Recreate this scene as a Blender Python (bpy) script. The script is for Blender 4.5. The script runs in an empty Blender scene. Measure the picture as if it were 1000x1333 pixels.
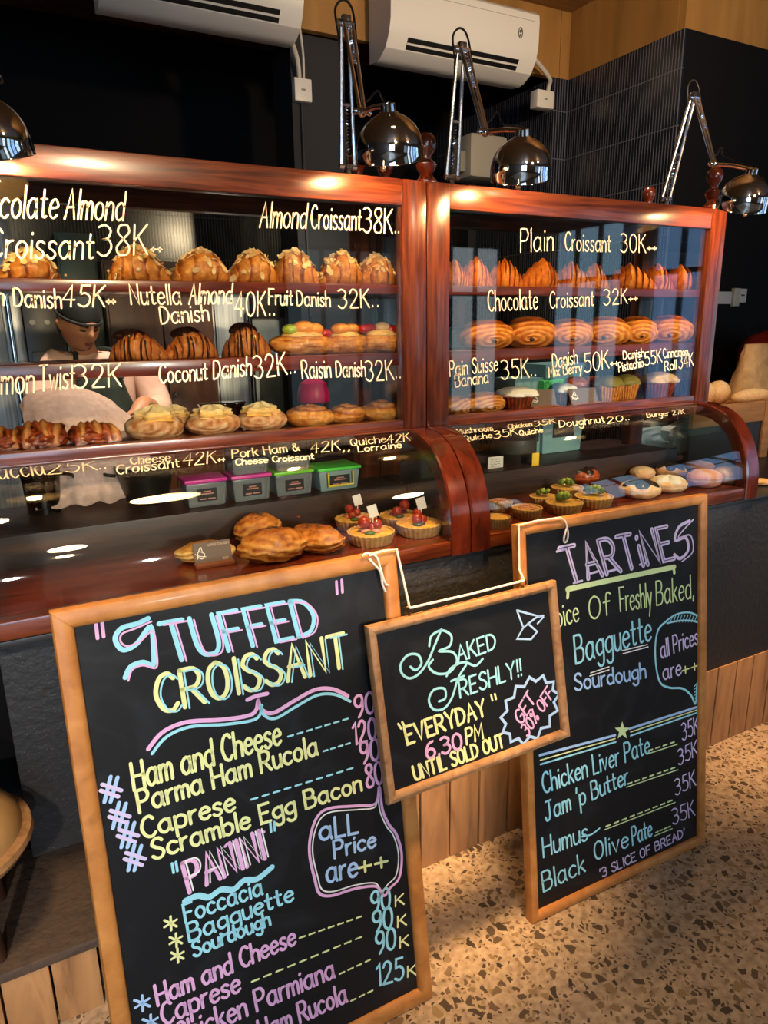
import bpy, bmesh, math, random
from mathutils import Vector, Matrix, Quaternion, noise
random.seed(7)
SC = bpy.context.scene
COL = SC.collection
PI = math.pi

# ------------------------------------------------------------------ camera
F_PX = 906.2
ROWS = ((0.8820, -0.1331, 0.4520), (-0.4710, -0.2180, 0.8548), (-0.0152, -0.9668, -0.2551))
PPX, PPY = 500.0, 666.5
EYE = Vector((0, 0, 1.5))
rx = Vector([r[0] for r in ROWS]).normalized()
rf = Vector([r[2] for r in ROWS]).normalized()
rd = rf.cross(rx).normalized()          # image-down axis
rx = rd.cross(rf).normalized()
cam = bpy.data.cameras.new('camera')
camo = bpy.data.objects.new('camera', cam)
COL.objects.link(camo)
m = Matrix.Identity(4)
for i in range(3):
    m[i][0] = rx[i]; m[i][1] = -rd[i]; m[i][2] = -rf[i]; m[i][3] = EYE[i]
camo.matrix_world = m
cam.sensor_fit = 'VERTICAL'; cam.sensor_height = 36.0
cam.lens = F_PX / 1333.0 * 36.0
cam.clip_start = 0.02
SC.camera = camo

def ray(px, py):
    return rx * (px - PPX) + rd * (py - PPY) + rf * F_PX
def atX(px, py, x):
    d = ray(px, py); return EYE + d * ((x - EYE.x) / d.x)
def atY(px, py, y):
    d = ray(px, py); return EYE + d * ((y - EYE.y) / d.y)
def atZ(px, py, z):
    d = ray(px, py); return EYE + d * ((z - EYE.z) / d.z)

# ------------------------------------------------------------------ colour management, world, lights
SC.view_settings.view_transform = 'Standard'
SC.view_settings.look = 'None'
SC.view_settings.gamma = 1.0
SC.view_settings.use_curve_mapping = False
SC.view_settings.exposure = 0.2
SC.cycles.use_denoising = True
SC.cycles.max_bounces = 8
SC.cycles.diffuse_bounces = 3
SC.cycles.glossy_bounces = 4
SC.cycles.transmission_bounces = 6
SC.cycles.transparent_max_bounces = 16
SC.cycles.sample_clamp_indirect = 4.0
SC.cycles.caustics_reflective = False
SC.cycles.caustics_refractive = False

world = bpy.data.worlds.new('world'); SC.world = world
world.use_nodes = True
world.node_tree.nodes['Background'].inputs[0].default_value = (0.55, 0.62, 0.8, 1)
world.node_tree.nodes['Background'].inputs[1].default_value = 0.05

WARM = (1.0, 0.70, 0.42)
BULB = 500.0          # radiance of the lamp bulbs
WINDOW_GLOW = 2.2     # daylight behind the street windows
def spot(name, loc, target, power, angle, color=WARM, blend=0.8, size=0.06):
    l = bpy.data.lights.new(name, 'SPOT'); l.energy = power; l.color = color
    l.spot_size = math.radians(angle); l.spot_blend = blend; l.shadow_soft_size = size
    o = bpy.data.objects.new(name, l); COL.objects.link(o)
    o.location = loc
    o.rotation_euler = (Vector(target) - Vector(loc)).to_track_quat('-Z', 'Y').to_euler()
    return o
def panel_light(name, loc, target, size, power, color):
    l = bpy.data.lights.new(name, 'AREA'); l.energy = power; l.color = color; l.shape = 'RECTANGLE'; l.size, l.size_y = size
    o = bpy.data.objects.new(name, l); COL.objects.link(o); o.location = loc
    o.rotation_euler = (Vector(target) - Vector(loc)).to_track_quat('-Z', 'Y').to_euler()
    return o
NEUTRAL = (1.0, 0.88, 0.74)
COOL = (1.0, 0.93, 0.86)
spot('fill_spot_boards', (-0.2, -3.8, 2.2), (0.40, 1.15, 0.62), 210, 22, COOL, 0.5)  # added spot without a fixture, brightens the left board
spot('fill_spot_menu', (1.2, -3.8, 2.2), (1.33, 1.2, 0.72), 190, 15, COOL, 0.5)  # added likewise to bring up the right board
spot('fill_spot_skirting', (0.85, 0.85, 3.06), (0.88, 1.42, 0.05), 900, 20, (1.0, 0.58, 0.24), 1.0, 0.22)  # added overhead fill for the warm pool by the planks
spot('fill_spot_skirting', (2.3, 0.85, 3.06), (2.25, 1.42, 0.05), 480, 20, (1.0, 0.58, 0.26), 1.0, 0.22)  # second added fill, for floor and planks at the right
spot('fill_spot_case', (1.5, -2.3, 2.7), (1.62, 1.75, 1.47), 640, 19)  # unseen fill that lifts the pastries in the right case
spot('fill_spot_shelf', (0.2, -2.3, 2.7), (0.42, 1.75, 1.47), 520, 19)  # unseen fill for the shelves of the left case
spot('fill_spot_tarts', (1.55, 0.7, 3.06), (1.6, 1.6, 1.0), 150, 24, (1.0, 0.64, 0.30), 0.8, 0.17)  # added fill for the lower right deck, wide so it reflects as a disc
spot('fill_spot_deck', (0.62, 0.75, 3.06), (0.55, 1.6, 1.0), 110, 24, (1.0, 0.64, 0.30), 0.8, 0.17)  # added fill for the lower left deck, also mirrored as a disc
spot('fill_spot_ledge', (-0.25, 0.6, 3.06), (-0.1, 1.6, 0.5), 190, 24, (1.0, 0.64, 0.30), 0.8, 0.17)  # added fill over the left end of the counter
spot('fill_spot_lower', (2.3, -3.7, 1.95), (1.85, 2.0, 1.10), 650, 9, COOL, 0.6)  # invented fill from the street side, for the papers behind the doughnuts
spot('fill_spot_lower', (0.95, -3.7, 1.95), (0.48, 1.95, 1.10), 420, 10, COOL, 0.6)  # invented fill from the street side, for tubs and riser
spot('fill_spot_bread', (2.5, 0.3, 3.06), (2.75, 2.05, 1.25), 130, 22, WARM)  # added fill on the crate, loaves and paper bag
spot('fill_spot_niche', (-1.3, -2.4, 2.7), (-0.05, 1.7, 0.45), 420, 20, NEUTRAL)  # added fill reaching into the recess under the left case
spot('fill_spot_kitchen', (0.55, 2.15, 2.85), (0.28, 2.75, 1.35), 270, 52, (1.0, 0.80, 0.64))  # added fill for the baker, not a lamp of the kitchen
spot('fill_spot_kitchen', (0.1, 1.98, 2.7), (0.2, 2.10, 1.2), 45, 40, (1.0, 0.80, 0.66))  # added fill on the pale cloth
spot('fill_spot_kitchen', (1.3, 2.3, 2.7), (1.25, 3.7, 1.05), 110, 50, (1.0, 0.86, 0.72))  # added fill for the units along the kitchen wall
spot('fill_spot_kitchen', (1.9, 2.02, 2.7), (1.85, 2.0, 1.05), 70, 50, (1.0, 0.90, 0.80))  # added fill on the rear ledge of the right case
spot('fill_spot_kitchen', (0.65, 2.02, 2.7), (0.6, 1.95, 1.05), 55, 50, (1.0, 0.86, 0.72))  # added fill on the tubs
spot('fill_spot_bulkhead', (1.9, 0.6, 2.5), (2.4, 3.0, 3.0), 150, 90, (1.0, 0.72, 0.45), 1.0)  # unseen fill aimed up at the plywood and tiled pier
for px_, py_ in ((0.2, -1.6), (2.6, -1.2)):
    l = bpy.data.lights.new('fill_point', 'POINT'); l.energy = 20; l.color = (1.0, 0.78, 0.52); l.shadow_soft_size = 0.12  # added bulbs out of view, lighting the ceiling that the chrome reflects
    o = bpy.data.objects.new('fill_point', l); COL.objects.link(o); o.location = (px_, py_, 2.8)

# ------------------------------------------------------------------ material helpers
def lin(c):
    c = c / 255.0
    return c / 12.92 if c <= 0.04045 else ((c + 0.055) / 1.055) ** 2.4
def hx(s):
    s = s.lstrip('#')
    return (lin(int(s[0:2], 16)), lin(int(s[2:4], 16)), lin(int(s[4:6], 16)), 1.0)
MATS = {}
def newmat(name):
    mt = bpy.data.materials.new(name); mt.use_nodes = True
    nt = mt.node_tree
    b = nt.nodes['Principled BSDF']
    return mt, nt, b
def plain(name, col, rough=0.5, metal=0.0, spec=None, coat=0.0, trans=0.0, emit=None, es=0.0, sss=0.0):
    if name in MATS: return MATS[name]
    mt, nt, b = newmat(name)
    b.inputs['Base Color'].default_value = hx(col)
    b.inputs['Roughness'].default_value = rough
    b.inputs['Metallic'].default_value = metal
    if spec is not None: b.inputs['Specular IOR Level'].default_value = spec
    b.inputs['Coat Weight'].default_value = coat
    b.inputs['Transmission Weight'].default_value = trans
    if emit: b.inputs['Emission Color'].default_value = hx(emit); b.inputs['Emission Strength'].default_value = es
    MATS[name] = mt
    return mt
def ramp(nt, stops):
    r = nt.nodes.new('ShaderNodeValToRGB')
    e = r.color_ramp.elements
    while len(e) < len(stops): e.new(0.5)
    for el, (p, c) in zip(e, stops):
        el.position = p; el.color = hx(c)
    return r
def grained(name, stops, scale=6, stretch=(1, 1, 1), detail=6, rough=0.5, bump=0.1, coat=0.0, coord='Object', dist=0.6, spec=0.5, rough2=None):
    """noise driven through a colour ramp, stretched along the grain"""
    if name in MATS: return MATS[name]
    mt, nt, b = newmat(name)
    tc = nt.nodes.new('ShaderNodeTexCoord'); mp = nt.nodes.new('ShaderNodeMapping')
    mp.inputs['Scale'].default_value = stretch
    nt.links.new(tc.outputs[coord], mp.inputs[0])
    n = nt.nodes.new('ShaderNodeTexNoise'); n.inputs['Scale'].default_value = scale
    n.inputs['Detail'].default_value = detail; n.inputs['Distortion'].default_value = dist
    nt.links.new(mp.outputs[0], n.inputs['Vector'])
    r = ramp(nt, stops); nt.links.new(n.outputs['Fac'], r.inputs[0])
    nt.links.new(r.outputs[0], b.inputs['Base Color'])
    b.inputs['Roughness'].default_value = rough
    b.inputs['Coat Weight'].default_value = coat
    b.inputs['Coat Roughness'].default_value = 0.12
    b.inputs['Specular IOR Level'].default_value = spec
    if bump:
        bp = nt.nodes.new('ShaderNodeBump'); bp.inputs['Strength'].default_value = bump; bp.inputs['Distance'].default_value = 0.004
        nt.links.new(n.outputs['Fac'], bp.inputs['Height']); nt.links.new(bp.outputs[0], b.inputs['Normal'])
    MATS[name] = mt
    return mt
def crust(name, stops, rough=0.5, scale=70, amount=0.75, bump=0.9, coat=0.0):
    """baked dough: the 'bake' attribute (layers, ridges) plus noise picks the colour"""
    if name in MATS: return MATS[name]
    mt, nt, b = newmat(name)
    at = nt.nodes.new('ShaderNodeAttribute'); at.attribute_name = 'bake'
    tc = nt.nodes.new('ShaderNodeTexCoord')
    n = nt.nodes.new('ShaderNodeTexNoise'); n.inputs['Scale'].default_value = scale; n.inputs['Detail'].default_value = 5
    nt.links.new(tc.outputs['Object'], n.inputs['Vector'])
    ma = nt.nodes.new('ShaderNodeMath'); ma.operation = 'MULTIPLY_ADD'
    ma.inputs[1].default_value = amount; nt.links.new(n.outputs['Fac'], ma.inputs[0])
    sb = nt.nodes.new('ShaderNodeMath'); sb.operation = 'SUBTRACT'; sb.inputs[1].default_value = amount * 0.5 - 0.2
    nt.links.new(at.outputs['Fac'], sb.inputs[0]); nt.links.new(sb.outputs[0], ma.inputs[2])
    r = ramp(nt, stops); nt.links.new(ma.outputs[0], r.inputs[0])
    nt.links.new(r.outputs[0], b.inputs['Base Color'])
    b.inputs['Roughness'].default_value = rough; b.inputs['Coat Weight'].default_value = coat
    bp = nt.nodes.new('ShaderNodeBump'); bp.inputs['Strength'].default_value = bump; bp.inputs['Distance'].default_value = 0.004
    nt.links.new(n.outputs['Fac'], bp.inputs['Height']); nt.links.new(bp.outputs[0], b.inputs['Normal'])
    MATS[name] = mt
    return mt
def thin_glass(name='clear_glass', tint='f4f8f6', refl=1.0, ior=1.5):
    if name in MATS: return MATS[name]
    mt = bpy.data.materials.new(name); mt.use_nodes = True
    nt = mt.node_tree; nt.nodes.clear()
    out = nt.nodes.new('ShaderNodeOutputMaterial'); mx = nt.nodes.new('ShaderNodeMixShader')
    tr = nt.nodes.new('ShaderNodeBsdfTransparent'); tr.inputs[0].default_value = hx(tint)
    gl = nt.nodes.new('ShaderNodeBsdfGlossy'); gl.inputs['Roughness'].default_value = 0.02
    gl.inputs[0].default_value = (refl, refl, refl, 1)
    # Schlick reflectance from the facing angle, the same for either side of the pane
    lw = nt.nodes.new('ShaderNodeLayerWeight'); lw.inputs[0].default_value = 0.5
    pw = nt.nodes.new('ShaderNodeMath'); pw.operation = 'POWER'; pw.inputs[1].default_value = 5.0
    ma = nt.nodes.new('ShaderNodeMath'); ma.operation = 'MULTIPLY_ADD'; ma.inputs[1].default_value = 0.95; ma.inputs[2].default_value = 0.045
    nt.links.new(lw.outputs['Facing'], pw.inputs[0]); nt.links.new(pw.outputs[0], ma.inputs[0])
    nt.links.new(ma.outputs[0], mx.inputs[0]); nt.links.new(tr.outputs[0], mx.inputs[1]); nt.links.new(gl.outputs[0], mx.inputs[2])
    nt.links.new(mx.outputs[0], out.inputs[0])
    MATS[name] = mt
    return mt
def emissive(name, col, strength):
    if name in MATS: return MATS[name]
    mt = bpy.data.materials.new(name); mt.use_nodes = True
    nt = mt.node_tree; nt.nodes.clear()
    out = nt.nodes.new('ShaderNodeOutputMaterial'); e = nt.nodes.new('ShaderNodeEmission')
    e.inputs[0].default_value = col if not isinstance(col, str) else hx(col); e.inputs[1].default_value = strength
    nt.links.new(e.outputs[0], out.inputs[0]); MATS[name] = mt
    return mt

# ------------------------------------------------------------------ mesh builder
class MB:
    def __init__(self):
        self.bm = bmesh.new(); self.bake = self.bm.verts.layers.float.new('bake')
    def v(self, p, b=0.5):
        w = self.bm.verts.new(p); w[self.bake] = b; return w
    def face(self, vs):
        try: return self.bm.faces.new(vs)
        except ValueError: return None
    def hexa(self, pts, bevel=0.0):
        """8 points: bottom loop then top loop"""
        vs = [self.v(p) for p in pts]
        fs = [self.face([vs[i] for i in q]) for q in ((3, 2, 1, 0), (4, 5, 6, 7), (0, 1, 5, 4), (1, 2, 6, 5), (2, 3, 7, 6), (3, 0, 4, 7))]
        if bevel:
            es = set()
            for f in fs:
                if f: es.update(f.edges)
            bmesh.ops.bevel(self.bm, geom=list(es), offset=bevel, segments=2, affect='EDGES', profile=0.6)
        return self
    def box(self, a, b, bevel=0.0, M=None):
        x0, y0, z0 = a; x1, y1, z1 = b
        pts = [Vector(p) for p in ((x0, y0, z0), (x1, y0, z0), (x1, y1, z0), (x0, y1, z0), (x0, y0, z1), (x1, y0, z1), (x1, y1, z1), (x0, y1, z1))]
        if M is not None: pts = [M @ p for p in pts]
        return self.hexa(pts, bevel)
    def tube(self, pts, r, n=10, caps=True, b=0.5):
        pts = [Vector(p) for p in pts]
        rs = r if isinstance(r, (list, tuple)) else [r] * len(pts)
        rings = []; up = None
        for i, p in enumerate(pts):
            t = (pts[min(i + 1, len(pts) - 1)] - pts[max(i - 1, 0)]).normalized()
            if up is None:
                up = Vector((0, 0, 1)) if abs(t.z) < 0.9 else Vector((1, 0, 0))
            a = (up - t * up.dot(t)).normalized(); up = a
            c = t.cross(a)
            rings.append([self.v(p + (a * math.cos(2 * PI * k / n) + c * math.sin(2 * PI * k / n)) * rs[i], b) for k in range(n)])
        for i in range(len(rings) - 1):
            for k in range(n):
                self.face([rings[i][k], rings[i][(k + 1) % n], rings[i + 1][(k + 1) % n], rings[i + 1][k]])
        if caps:
            self.face(rings[0][::-1]); self.face(rings[-1])
        return self
    def lathe(self, prof, n=32, M=None, wob=None, bakef=None):
        """prof: (radius, height) pairs about z"""
        rings = []
        for j, (r, z) in enumerate(prof):
            ring = []
            for k in range(n):
                a = 2 * PI * k / n
                rr = r * (wob(a, j) if wob else 1)
                p = Vector((rr * math.cos(a), rr * math.sin(a), z))
                ring.append(self.v(M @ p if M is not None else p, bakef(a, j) if bakef else 0.5))
            rings.append(ring)
        for i in range(len(rings) - 1):
            for k in range(n):
                self.face([rings[i][k], rings[i][(k + 1) % n], rings[i + 1][(k + 1) % n], rings[i + 1][k]])
        if prof[0][0] > 1e-6: self.face(rings[0][::-1])
        if prof[-1][0] > 1e-6: self.face(rings[-1])
        return self
    def prism(self, poly, d, bevel=0.0):
        """poly: list of Vectors, extruded by vector d"""
        d = Vector(d); n = len(poly)
        a = [self.v(Vector(p)) for p in poly]; b = [self.v(Vector(p) + d) for p in poly]
        self.face(a[::-1]); self.face(b)
        for i in range(n): self.face([a[i], a[(i + 1) % n], b[(i + 1) % n], b[i]])
        return self
    def grid(self, rows, closed=False, b=None):
        vs = [[self.v(p, b[i][j] if b else 0.5) for j, p in enumerate(r)] for i, r in enumerate(rows)]
        n = len(rows[0])
        for i in range(len(rows) - 1):
            for j in range(n if closed else n - 1):
                self.face([vs[i][j], vs[i][(j + 1) % n], vs[i + 1][(j + 1) % n], vs[i + 1][j]])
        return vs
    def ball(self, c, r, n=14, b=0.5, sc=(1, 1, 1), fn=None):
        c = Vector(c); rows = []; bk = []
        m2 = max(6, n * 2 // 3)
        for i in range(m2 + 1):
            ph = -PI / 2 + PI * i / m2; row = []; bb = []
            for k in range(n):
                a = 2 * PI * k / n
                d = Vector((math.cos(a) * math.cos(ph), math.sin(a) * math.cos(ph), math.sin(ph)))
                s = fn(d) if fn else 1.0
                row.append(c + Vector((d.x * sc[0], d.y * sc[1], d.z * sc[2])) * r * s); bb.append(b)
            rows.append(row); bk.append(bb)
        self.grid(rows, closed=True, b=bk)
        return self
    def build(self, name, mat, parent=None, smooth=True, angle=40, local=False):
        bm = self.bm
        bmesh.ops.remove_doubles(bm, verts=bm.verts, dist=1e-6)
        bmesh.ops.recalc_face_normals(bm, faces=bm.faces)
        if parent is not None and not local:
            bmesh.ops.transform(bm, matrix=wm(parent).inverted(), verts=bm.verts)
        me = bpy.data.meshes.new(name); bm.to_mesh(me); bm.free()
        o = bpy.data.objects.new(name, me); COL.objects.link(o)
        if mat is not None: me.materials.append(mat)
        if smooth:
            for p in me.polygons: p.use_smooth = True
            try: me.set_sharp_from_angle(angle=math.radians(angle))
            except Exception: pass
        if parent is not None:
            o.parent = parent
            for whole in SUBPART.get(name, ()):          # a piece of a part goes under that part
                host = LAST.get((parent.name, whole))
                if host is not None: o.parent = host; break
            LAST[(parent.name, name)] = o
        return o
LAST = {}
SUBPART = {'door_handle': ('door',), 'indicator_light': ('control_panel',), 'label_print': ('tub_label',), 'tag_writing': ('tag_plate',),
           'writing': ('paper',), 'card_lettering': ('card',), 'emblem': ('card', 'casing'), 'louvre': ('air_slot',), 'mark': ('box',),
           'rocker': ('plate',), 'lid_knob': ('bin_body',), 'chocolate_drizzle': ('dough',), 'seed_topping': ('dough',),
           'broccoli_tip': ('broccoli_floret',), 'jar_ring': ('jar_glass',), 'apron_strap': ('apron',), 'cap_band': ('cap',), 'score_mark': ('crumb',)}
def wm(o):
    M = Matrix.LocRotScale(o.location, o.rotation_euler, o.scale)
    return wm(o.parent) @ M if o.parent else M
def tag(o, label, cat, group=None):
    o['label'] = label; o['category'] = cat
    if group: o['group'] = group
    return o
def thing(name, loc, label, cat, group=None, rot=(0, 0, 0)):
    o = bpy.data.objects.new(name, None); COL.objects.link(o)
    o.empty_display_size = 0.05
    o.location = loc; o.rotation_euler = rot
    return tag(o, label, cat, group)
def struct(o):
    o['kind'] = 'structure'; return o
def cr(pts, k=6, closed=False):
    """Catmull-Rom through the points"""
    pts = [Vector(p) for p in pts]; n = len(pts)
    if n < 3: return pts
    out = []
    rng = range(n) if closed else range(n - 1)
    for i in rng:
        if closed: p0, p1, p2, p3 = pts[(i - 1) % n], pts[i], pts[(i + 1) % n], pts[(i + 2) % n]
        else: p0, p1, p2, p3 = pts[max(i - 1, 0)], pts[i], pts[i + 1], pts[min(i + 2, n - 1)]
        for j in range(k):
            t = j / k
            out.append(0.5 * ((2 * p1) + (p2 - p0) * t + (2 * p0 - 5 * p1 + 4 * p2 - p3) * t * t + (3 * p1 - p0 - 3 * p2 + p3) * t ** 3))
    out.append(pts[0].copy() if closed else pts[-1])
    return out

# ------------------------------------------------------------------ handwriting: a stroke font drawn with a chalk marker
GL = {}
def _g(ch, s, w=None): GL[ch] = (s, w)
for line in r'''
A|0,0 3,10 6,0;1,4 5,4
B|0,0 0,10;~0,10 4,9.8 5.2,7.7 4,5.6 0,5.3;~0,5.3 5,5 6,2.7 4.5,.3 0,0
C|~5.6,8.5 4,10 1.5,9 0,5 1.5,1 4,0 5.8,1.5
D|0,0 0,10;~0,10 4,9 6,5 4,1 0,0
E|5,10 0,10 0,0 5,0;0,5.2 4,5.2
F|5,10 0,10 0,0;0,5.2 4,5.2
G|~6,8.5 4,10 1.5,9 0,5 1.5,1 4,0 6,2 6,4.5;6,4.5 3.5,4.5
H|0,0 0,10;6,0 6,10;0,5 6,5
I|1,0 1,10
J|~4,10 4,3 3,.3 1,0 0,2;1.5,10 6,10
K|0,0 0,10;5,10 0,4.5;1.5,6 5.5,0
L|0,10 0,0 4.5,0
M|0,0 .5,10 3.5,3 6.5,10 7,0
N|0,0 0,10 5.5,0 5.5,10
O|~3,10 .8,8.5 0,5 .8,1.5 3,0 5.2,1.5 6,5 5.2,8.5 3,10
P|0,0 0,10;~0,10 4,9.8 5.5,7.5 4,5 0,4.8
Q|~3,10 .8,8.5 0,5 .8,1.5 3,0 5.2,1.5 6,5 5.2,8.5 3,10;3.5,3 6.5,-1
R|0,0 0,10;~0,10 4,9.8 5.5,7.5 4,5 0,4.8;2.5,4.8 6,0
S|~5.3,8.5 4,9.9 1.8,9.7 .5,7.5 2,5.7 4,4.6 5.3,2.5 4,.3 1.8,.1 0,1.6
T|0,10 6,10;3,10 3,0
U|~0,10 0,3.5 1,.7 3,0 5,.7 6,3.5 6,10
V|0,10 3,0 6,10
W|0,10 2,0 4,8 6,0 8,10
X|0,0 5.5,10;0,10 5.5,0
Y|0,10 3,5 6,10;3,5 3,0
Z|0,10 5.5,10 0,0 5.5,0
a|~5,5 3,6.2 .8,5 0,3 .8,.8 2.5,0 4.3,1.2 5,3;5,6 5,1.2 5.7,0
b|0,10 0,0;~0,4.5 2.5,6 4.6,4.8 5,3 4.4,.9 2.5,0 0,1.2
c|~4.6,5 2.8,6 .8,5 0,3 .8,.8 2.8,0 4.6,1
d|5,10 5,0;~5,4.8 3,6 .8,5 0,3 .8,.8 2.5,0 5,1.3
e|~.2,3.2 4.6,3.6 4,5.4 2.5,6 .8,5 0,3 .8,.7 2.6,0 4.6,1.1
f|~4,9.2 2.8,10 1.6,8.5 1.5,0;0,6 3.4,6
g|~5,5 3,6 .8,5 0,3.3 .8,1.2 2.5,.5 5,1.8;~5,6 5,-1.5 3.8,-3.5 1.8,-3.5 .4,-2.3
h|0,10 0,0;~0,4 2,6 4,5.4 4.5,3.5 4.5,0
i|.4,6 .4,0;.4,8.3 .6,8.8
j|~2,6 2,-2 1,-3.5 0,-3;2,8.3 2.2,8.8
k|0,10 0,0;4,6 0,2.5;1.3,3.6 4.3,0
l|.3,10 .3,0
m|0,6 0,0;~0,4 1.5,6 3,5.4 3.3,3.5 3.3,0;~3.3,4 4.8,6 6.3,5.4 6.6,3.5 6.6,0
n|0,6 0,0;~0,4 2,6 4,5.4 4.4,3.5 4.4,0
o|~2.5,6 .7,5 0,3 .7,1 2.5,0 4.3,1 5,3 4.3,5 2.5,6
p|0,6 0,-4;~0,4.8 2.5,6 4.5,5 5,3 4.4,.9 2.5,0 0,1
q|5,6 5,-4;~5,4.8 2.5,6 .5,5 0,3 .6,.9 2.5,0 5,1
r|0,6 0,0;~0,3.5 1.2,5.5 3,6
s|~4,5.2 2.5,6 .8,5.4 .8,3.8 3.2,2.5 3.9,1.2 2.5,0 .8,.2 0,1
t|~1.5,9 1.5,1.5 2.4,.2 3.6,.6;0,6 3.4,6
u|~0,6 0,2 .8,.3 2.3,0 4,1.5 4.4,3;4.4,6 4.4,0
v|0,6 2.3,0 4.6,6
w|0,6 1.6,0 3.2,5 4.8,0 6.4,6
x|0,0 4.4,6;0,6 4.4,0
y|0,6 2.3,0;4.6,6 1,-4
z|0,6 4.2,6 0,0 4.2,0
0|~2.7,10 .7,8.5 0,5 .7,1.5 2.7,0 4.7,1.5 5.4,5 4.7,8.5 2.7,10
1|.6,8 2.6,10 2.6,0
2|~.3,7.8 1.5,9.8 3.5,9.8 4.9,8 4,5 0,0;0,0 5.5,0
3|~.2,9.3 2.5,10 4.8,8.2 3.8,5.8 1.8,5.3;~1.8,5.3 4.2,5 5.2,2.7 3.6,.3 1.8,0 0,1.2
4|4,0 4,10 0,3.2 5.5,3.2
5|5,10 1,10 .7,5.7;~.7,5.7 3,6.3 5.2,4.5 5,1.5 2.8,0 0,1
6|~4.6,9.6 2,8.5 .3,5 .3,2 1.5,.2 3.5,.1 5,1.8 4.8,4 3,5.4 1,4.5 .3,3
7|0,10 5.3,10 1.8,0
8|~2.7,5.4 4.8,7.5 4.2,9.6 2.7,10 1,9.5 .5,7.5 2.7,5.4 5,2.6 4.4,.4 2.7,0 .8,.5 .2,2.7 2.7,5.4
9|~4.8,7 3.6,5 1.6,5 .2,6.8 .6,9 2.4,10 4.4,9.3 4.9,7;~4.9,7 4.6,3 2.2,0
%|5.5,10 .5,0;~1.2,9.5 .2,8 1.2,6.6 2.2,8 1.2,9.5;~4.8,3.4 3.8,1.8 4.8,.2 5.8,1.8 4.8,3.4
&|~6,0 1.5,6.5 1.6,9.2 3,9.8 4,8.3 2.8,6.2 .4,3.6 .4,1 2.2,0 4.2,1 5.6,4
+|2,1.5 2,6.5;-.3,4 4.3,4
-|0,4.2 3.2,4.2
.|.5,0 .5,.7
,|.8,.8 .3,-1.4
!|.6,10 .6,3;.6,.6 .6,0
'|.8,10 .4,7.6
"|.6,10 .3,7.4;2,10 1.7,7.4
?|~0,8 1.5,10 3.6,9.4 4,7.5 2.2,5 2,3;2,.6 2,0
#|1.4,-.5 3,10;4,-.5 5.6,10;0,3.2 6.4,3.8;.4,6.6 6.8,7.2
*|3,1.5 3,8.5;0,3.2 6,6.8;0,6.8 6,3.2
'''.strip().split('\n'):
    ch, s = line.split('|', 1)
    strokes = []
    for st in s.split(';'):
        sm = st.startswith('~')
        pts = [tuple(float(q) for q in p.split(',')) for p in st.lstrip('~').split()]
        strokes.append((sm, pts))
    w = max(p[0] for _, ps in strokes for p in ps)
    GL[ch] = (strokes, w)
def glyph_runs(text, gap=1.9, space=4.2):
    x = 0.0; runs = []
    for ch in text:
        if ch == ' ': x += space; continue
        strokes, w = GL[ch]
        for sm, pts in strokes:
            q = [Vector((x + a, b, 0)) for a, b in pts]
            runs.append(cr(q, 4) if sm else q)
        x += w + gap
    return runs, max(x - gap, 0.1)

class Plane:
    """a flat writing surface: origin o, unit axes u, v, outward normal n, writing lift d"""
    def __init__(s, o, u, v, d=0.0):
        s.o, s.u, s.v = Vector(o), Vector(u), Vector(v); s.n = s.u.cross(s.v).normalized(); s.o = s.o + s.n * d
    def hit(s, px, py):
        r = ray(px, py); t = (s.o - EYE).dot(s.n) / r.dot(s.n)
        q = EYE + r * t - s.o
        return Vector((q.dot(s.u), q.dot(s.v), 0))
    def pos(s, a, b, lift=0.0): return s.o + s.u * a + s.v * b + s.n * lift
class Curved:
    """the bent pane of the lower case: a = x, b = length along the bend"""
    def __init__(s, prof):
        s.p = prof; s.l = [0.0]
        for i in range(1, len(prof)): s.l.append(s.l[-1] + math.dist(prof[i], prof[i - 1]))
    def hit(s, px, py):
        r = ray(px, py)
        for i in range(len(s.p) - 1, 0, -1):
            (y0, z0), (y1, z1) = s.p[i - 1], s.p[i]
            dy, dz = y1 - y0, z1 - z0
            den = r.y * dz - r.z * dy
            if abs(den) < 1e-9: continue
            t = ((y0 - EYE.y) * dz - (z0 - EYE.z) * dy) / den
            q = EYE + r * t
            k = ((q.y - y0) * dy + (q.z - z0) * dz) / (dy * dy + dz * dz)
            if -0.02 <= k <= 1.02: return Vector((q.x, s.l[i - 1] + k * (s.l[i] - s.l[i - 1]), 0))
        q = atZ(px, py, s.p[0][1] + 0.002); return Vector((q.x, -(q.y - s.p[0][0]), 0))
    def pos(s, a, b, lift=0.0):
        i = 1
        while i < len(s.l) - 1 and s.l[i] < b: i += 1
        (y0, z0), (y1, z1) = s.p[i - 1], s.p[i]
        L = s.l[i] - s.l[i - 1]; k = (b - s.l[i - 1]) / L
        n = Vector((0, -(z1 - z0), (y1 - y0))).normalized()
        return Vector((a, y0 + (y1 - y0) * k, z0 + (z1 - z0) * k)) + n * (lift + 0.0012)
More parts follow.
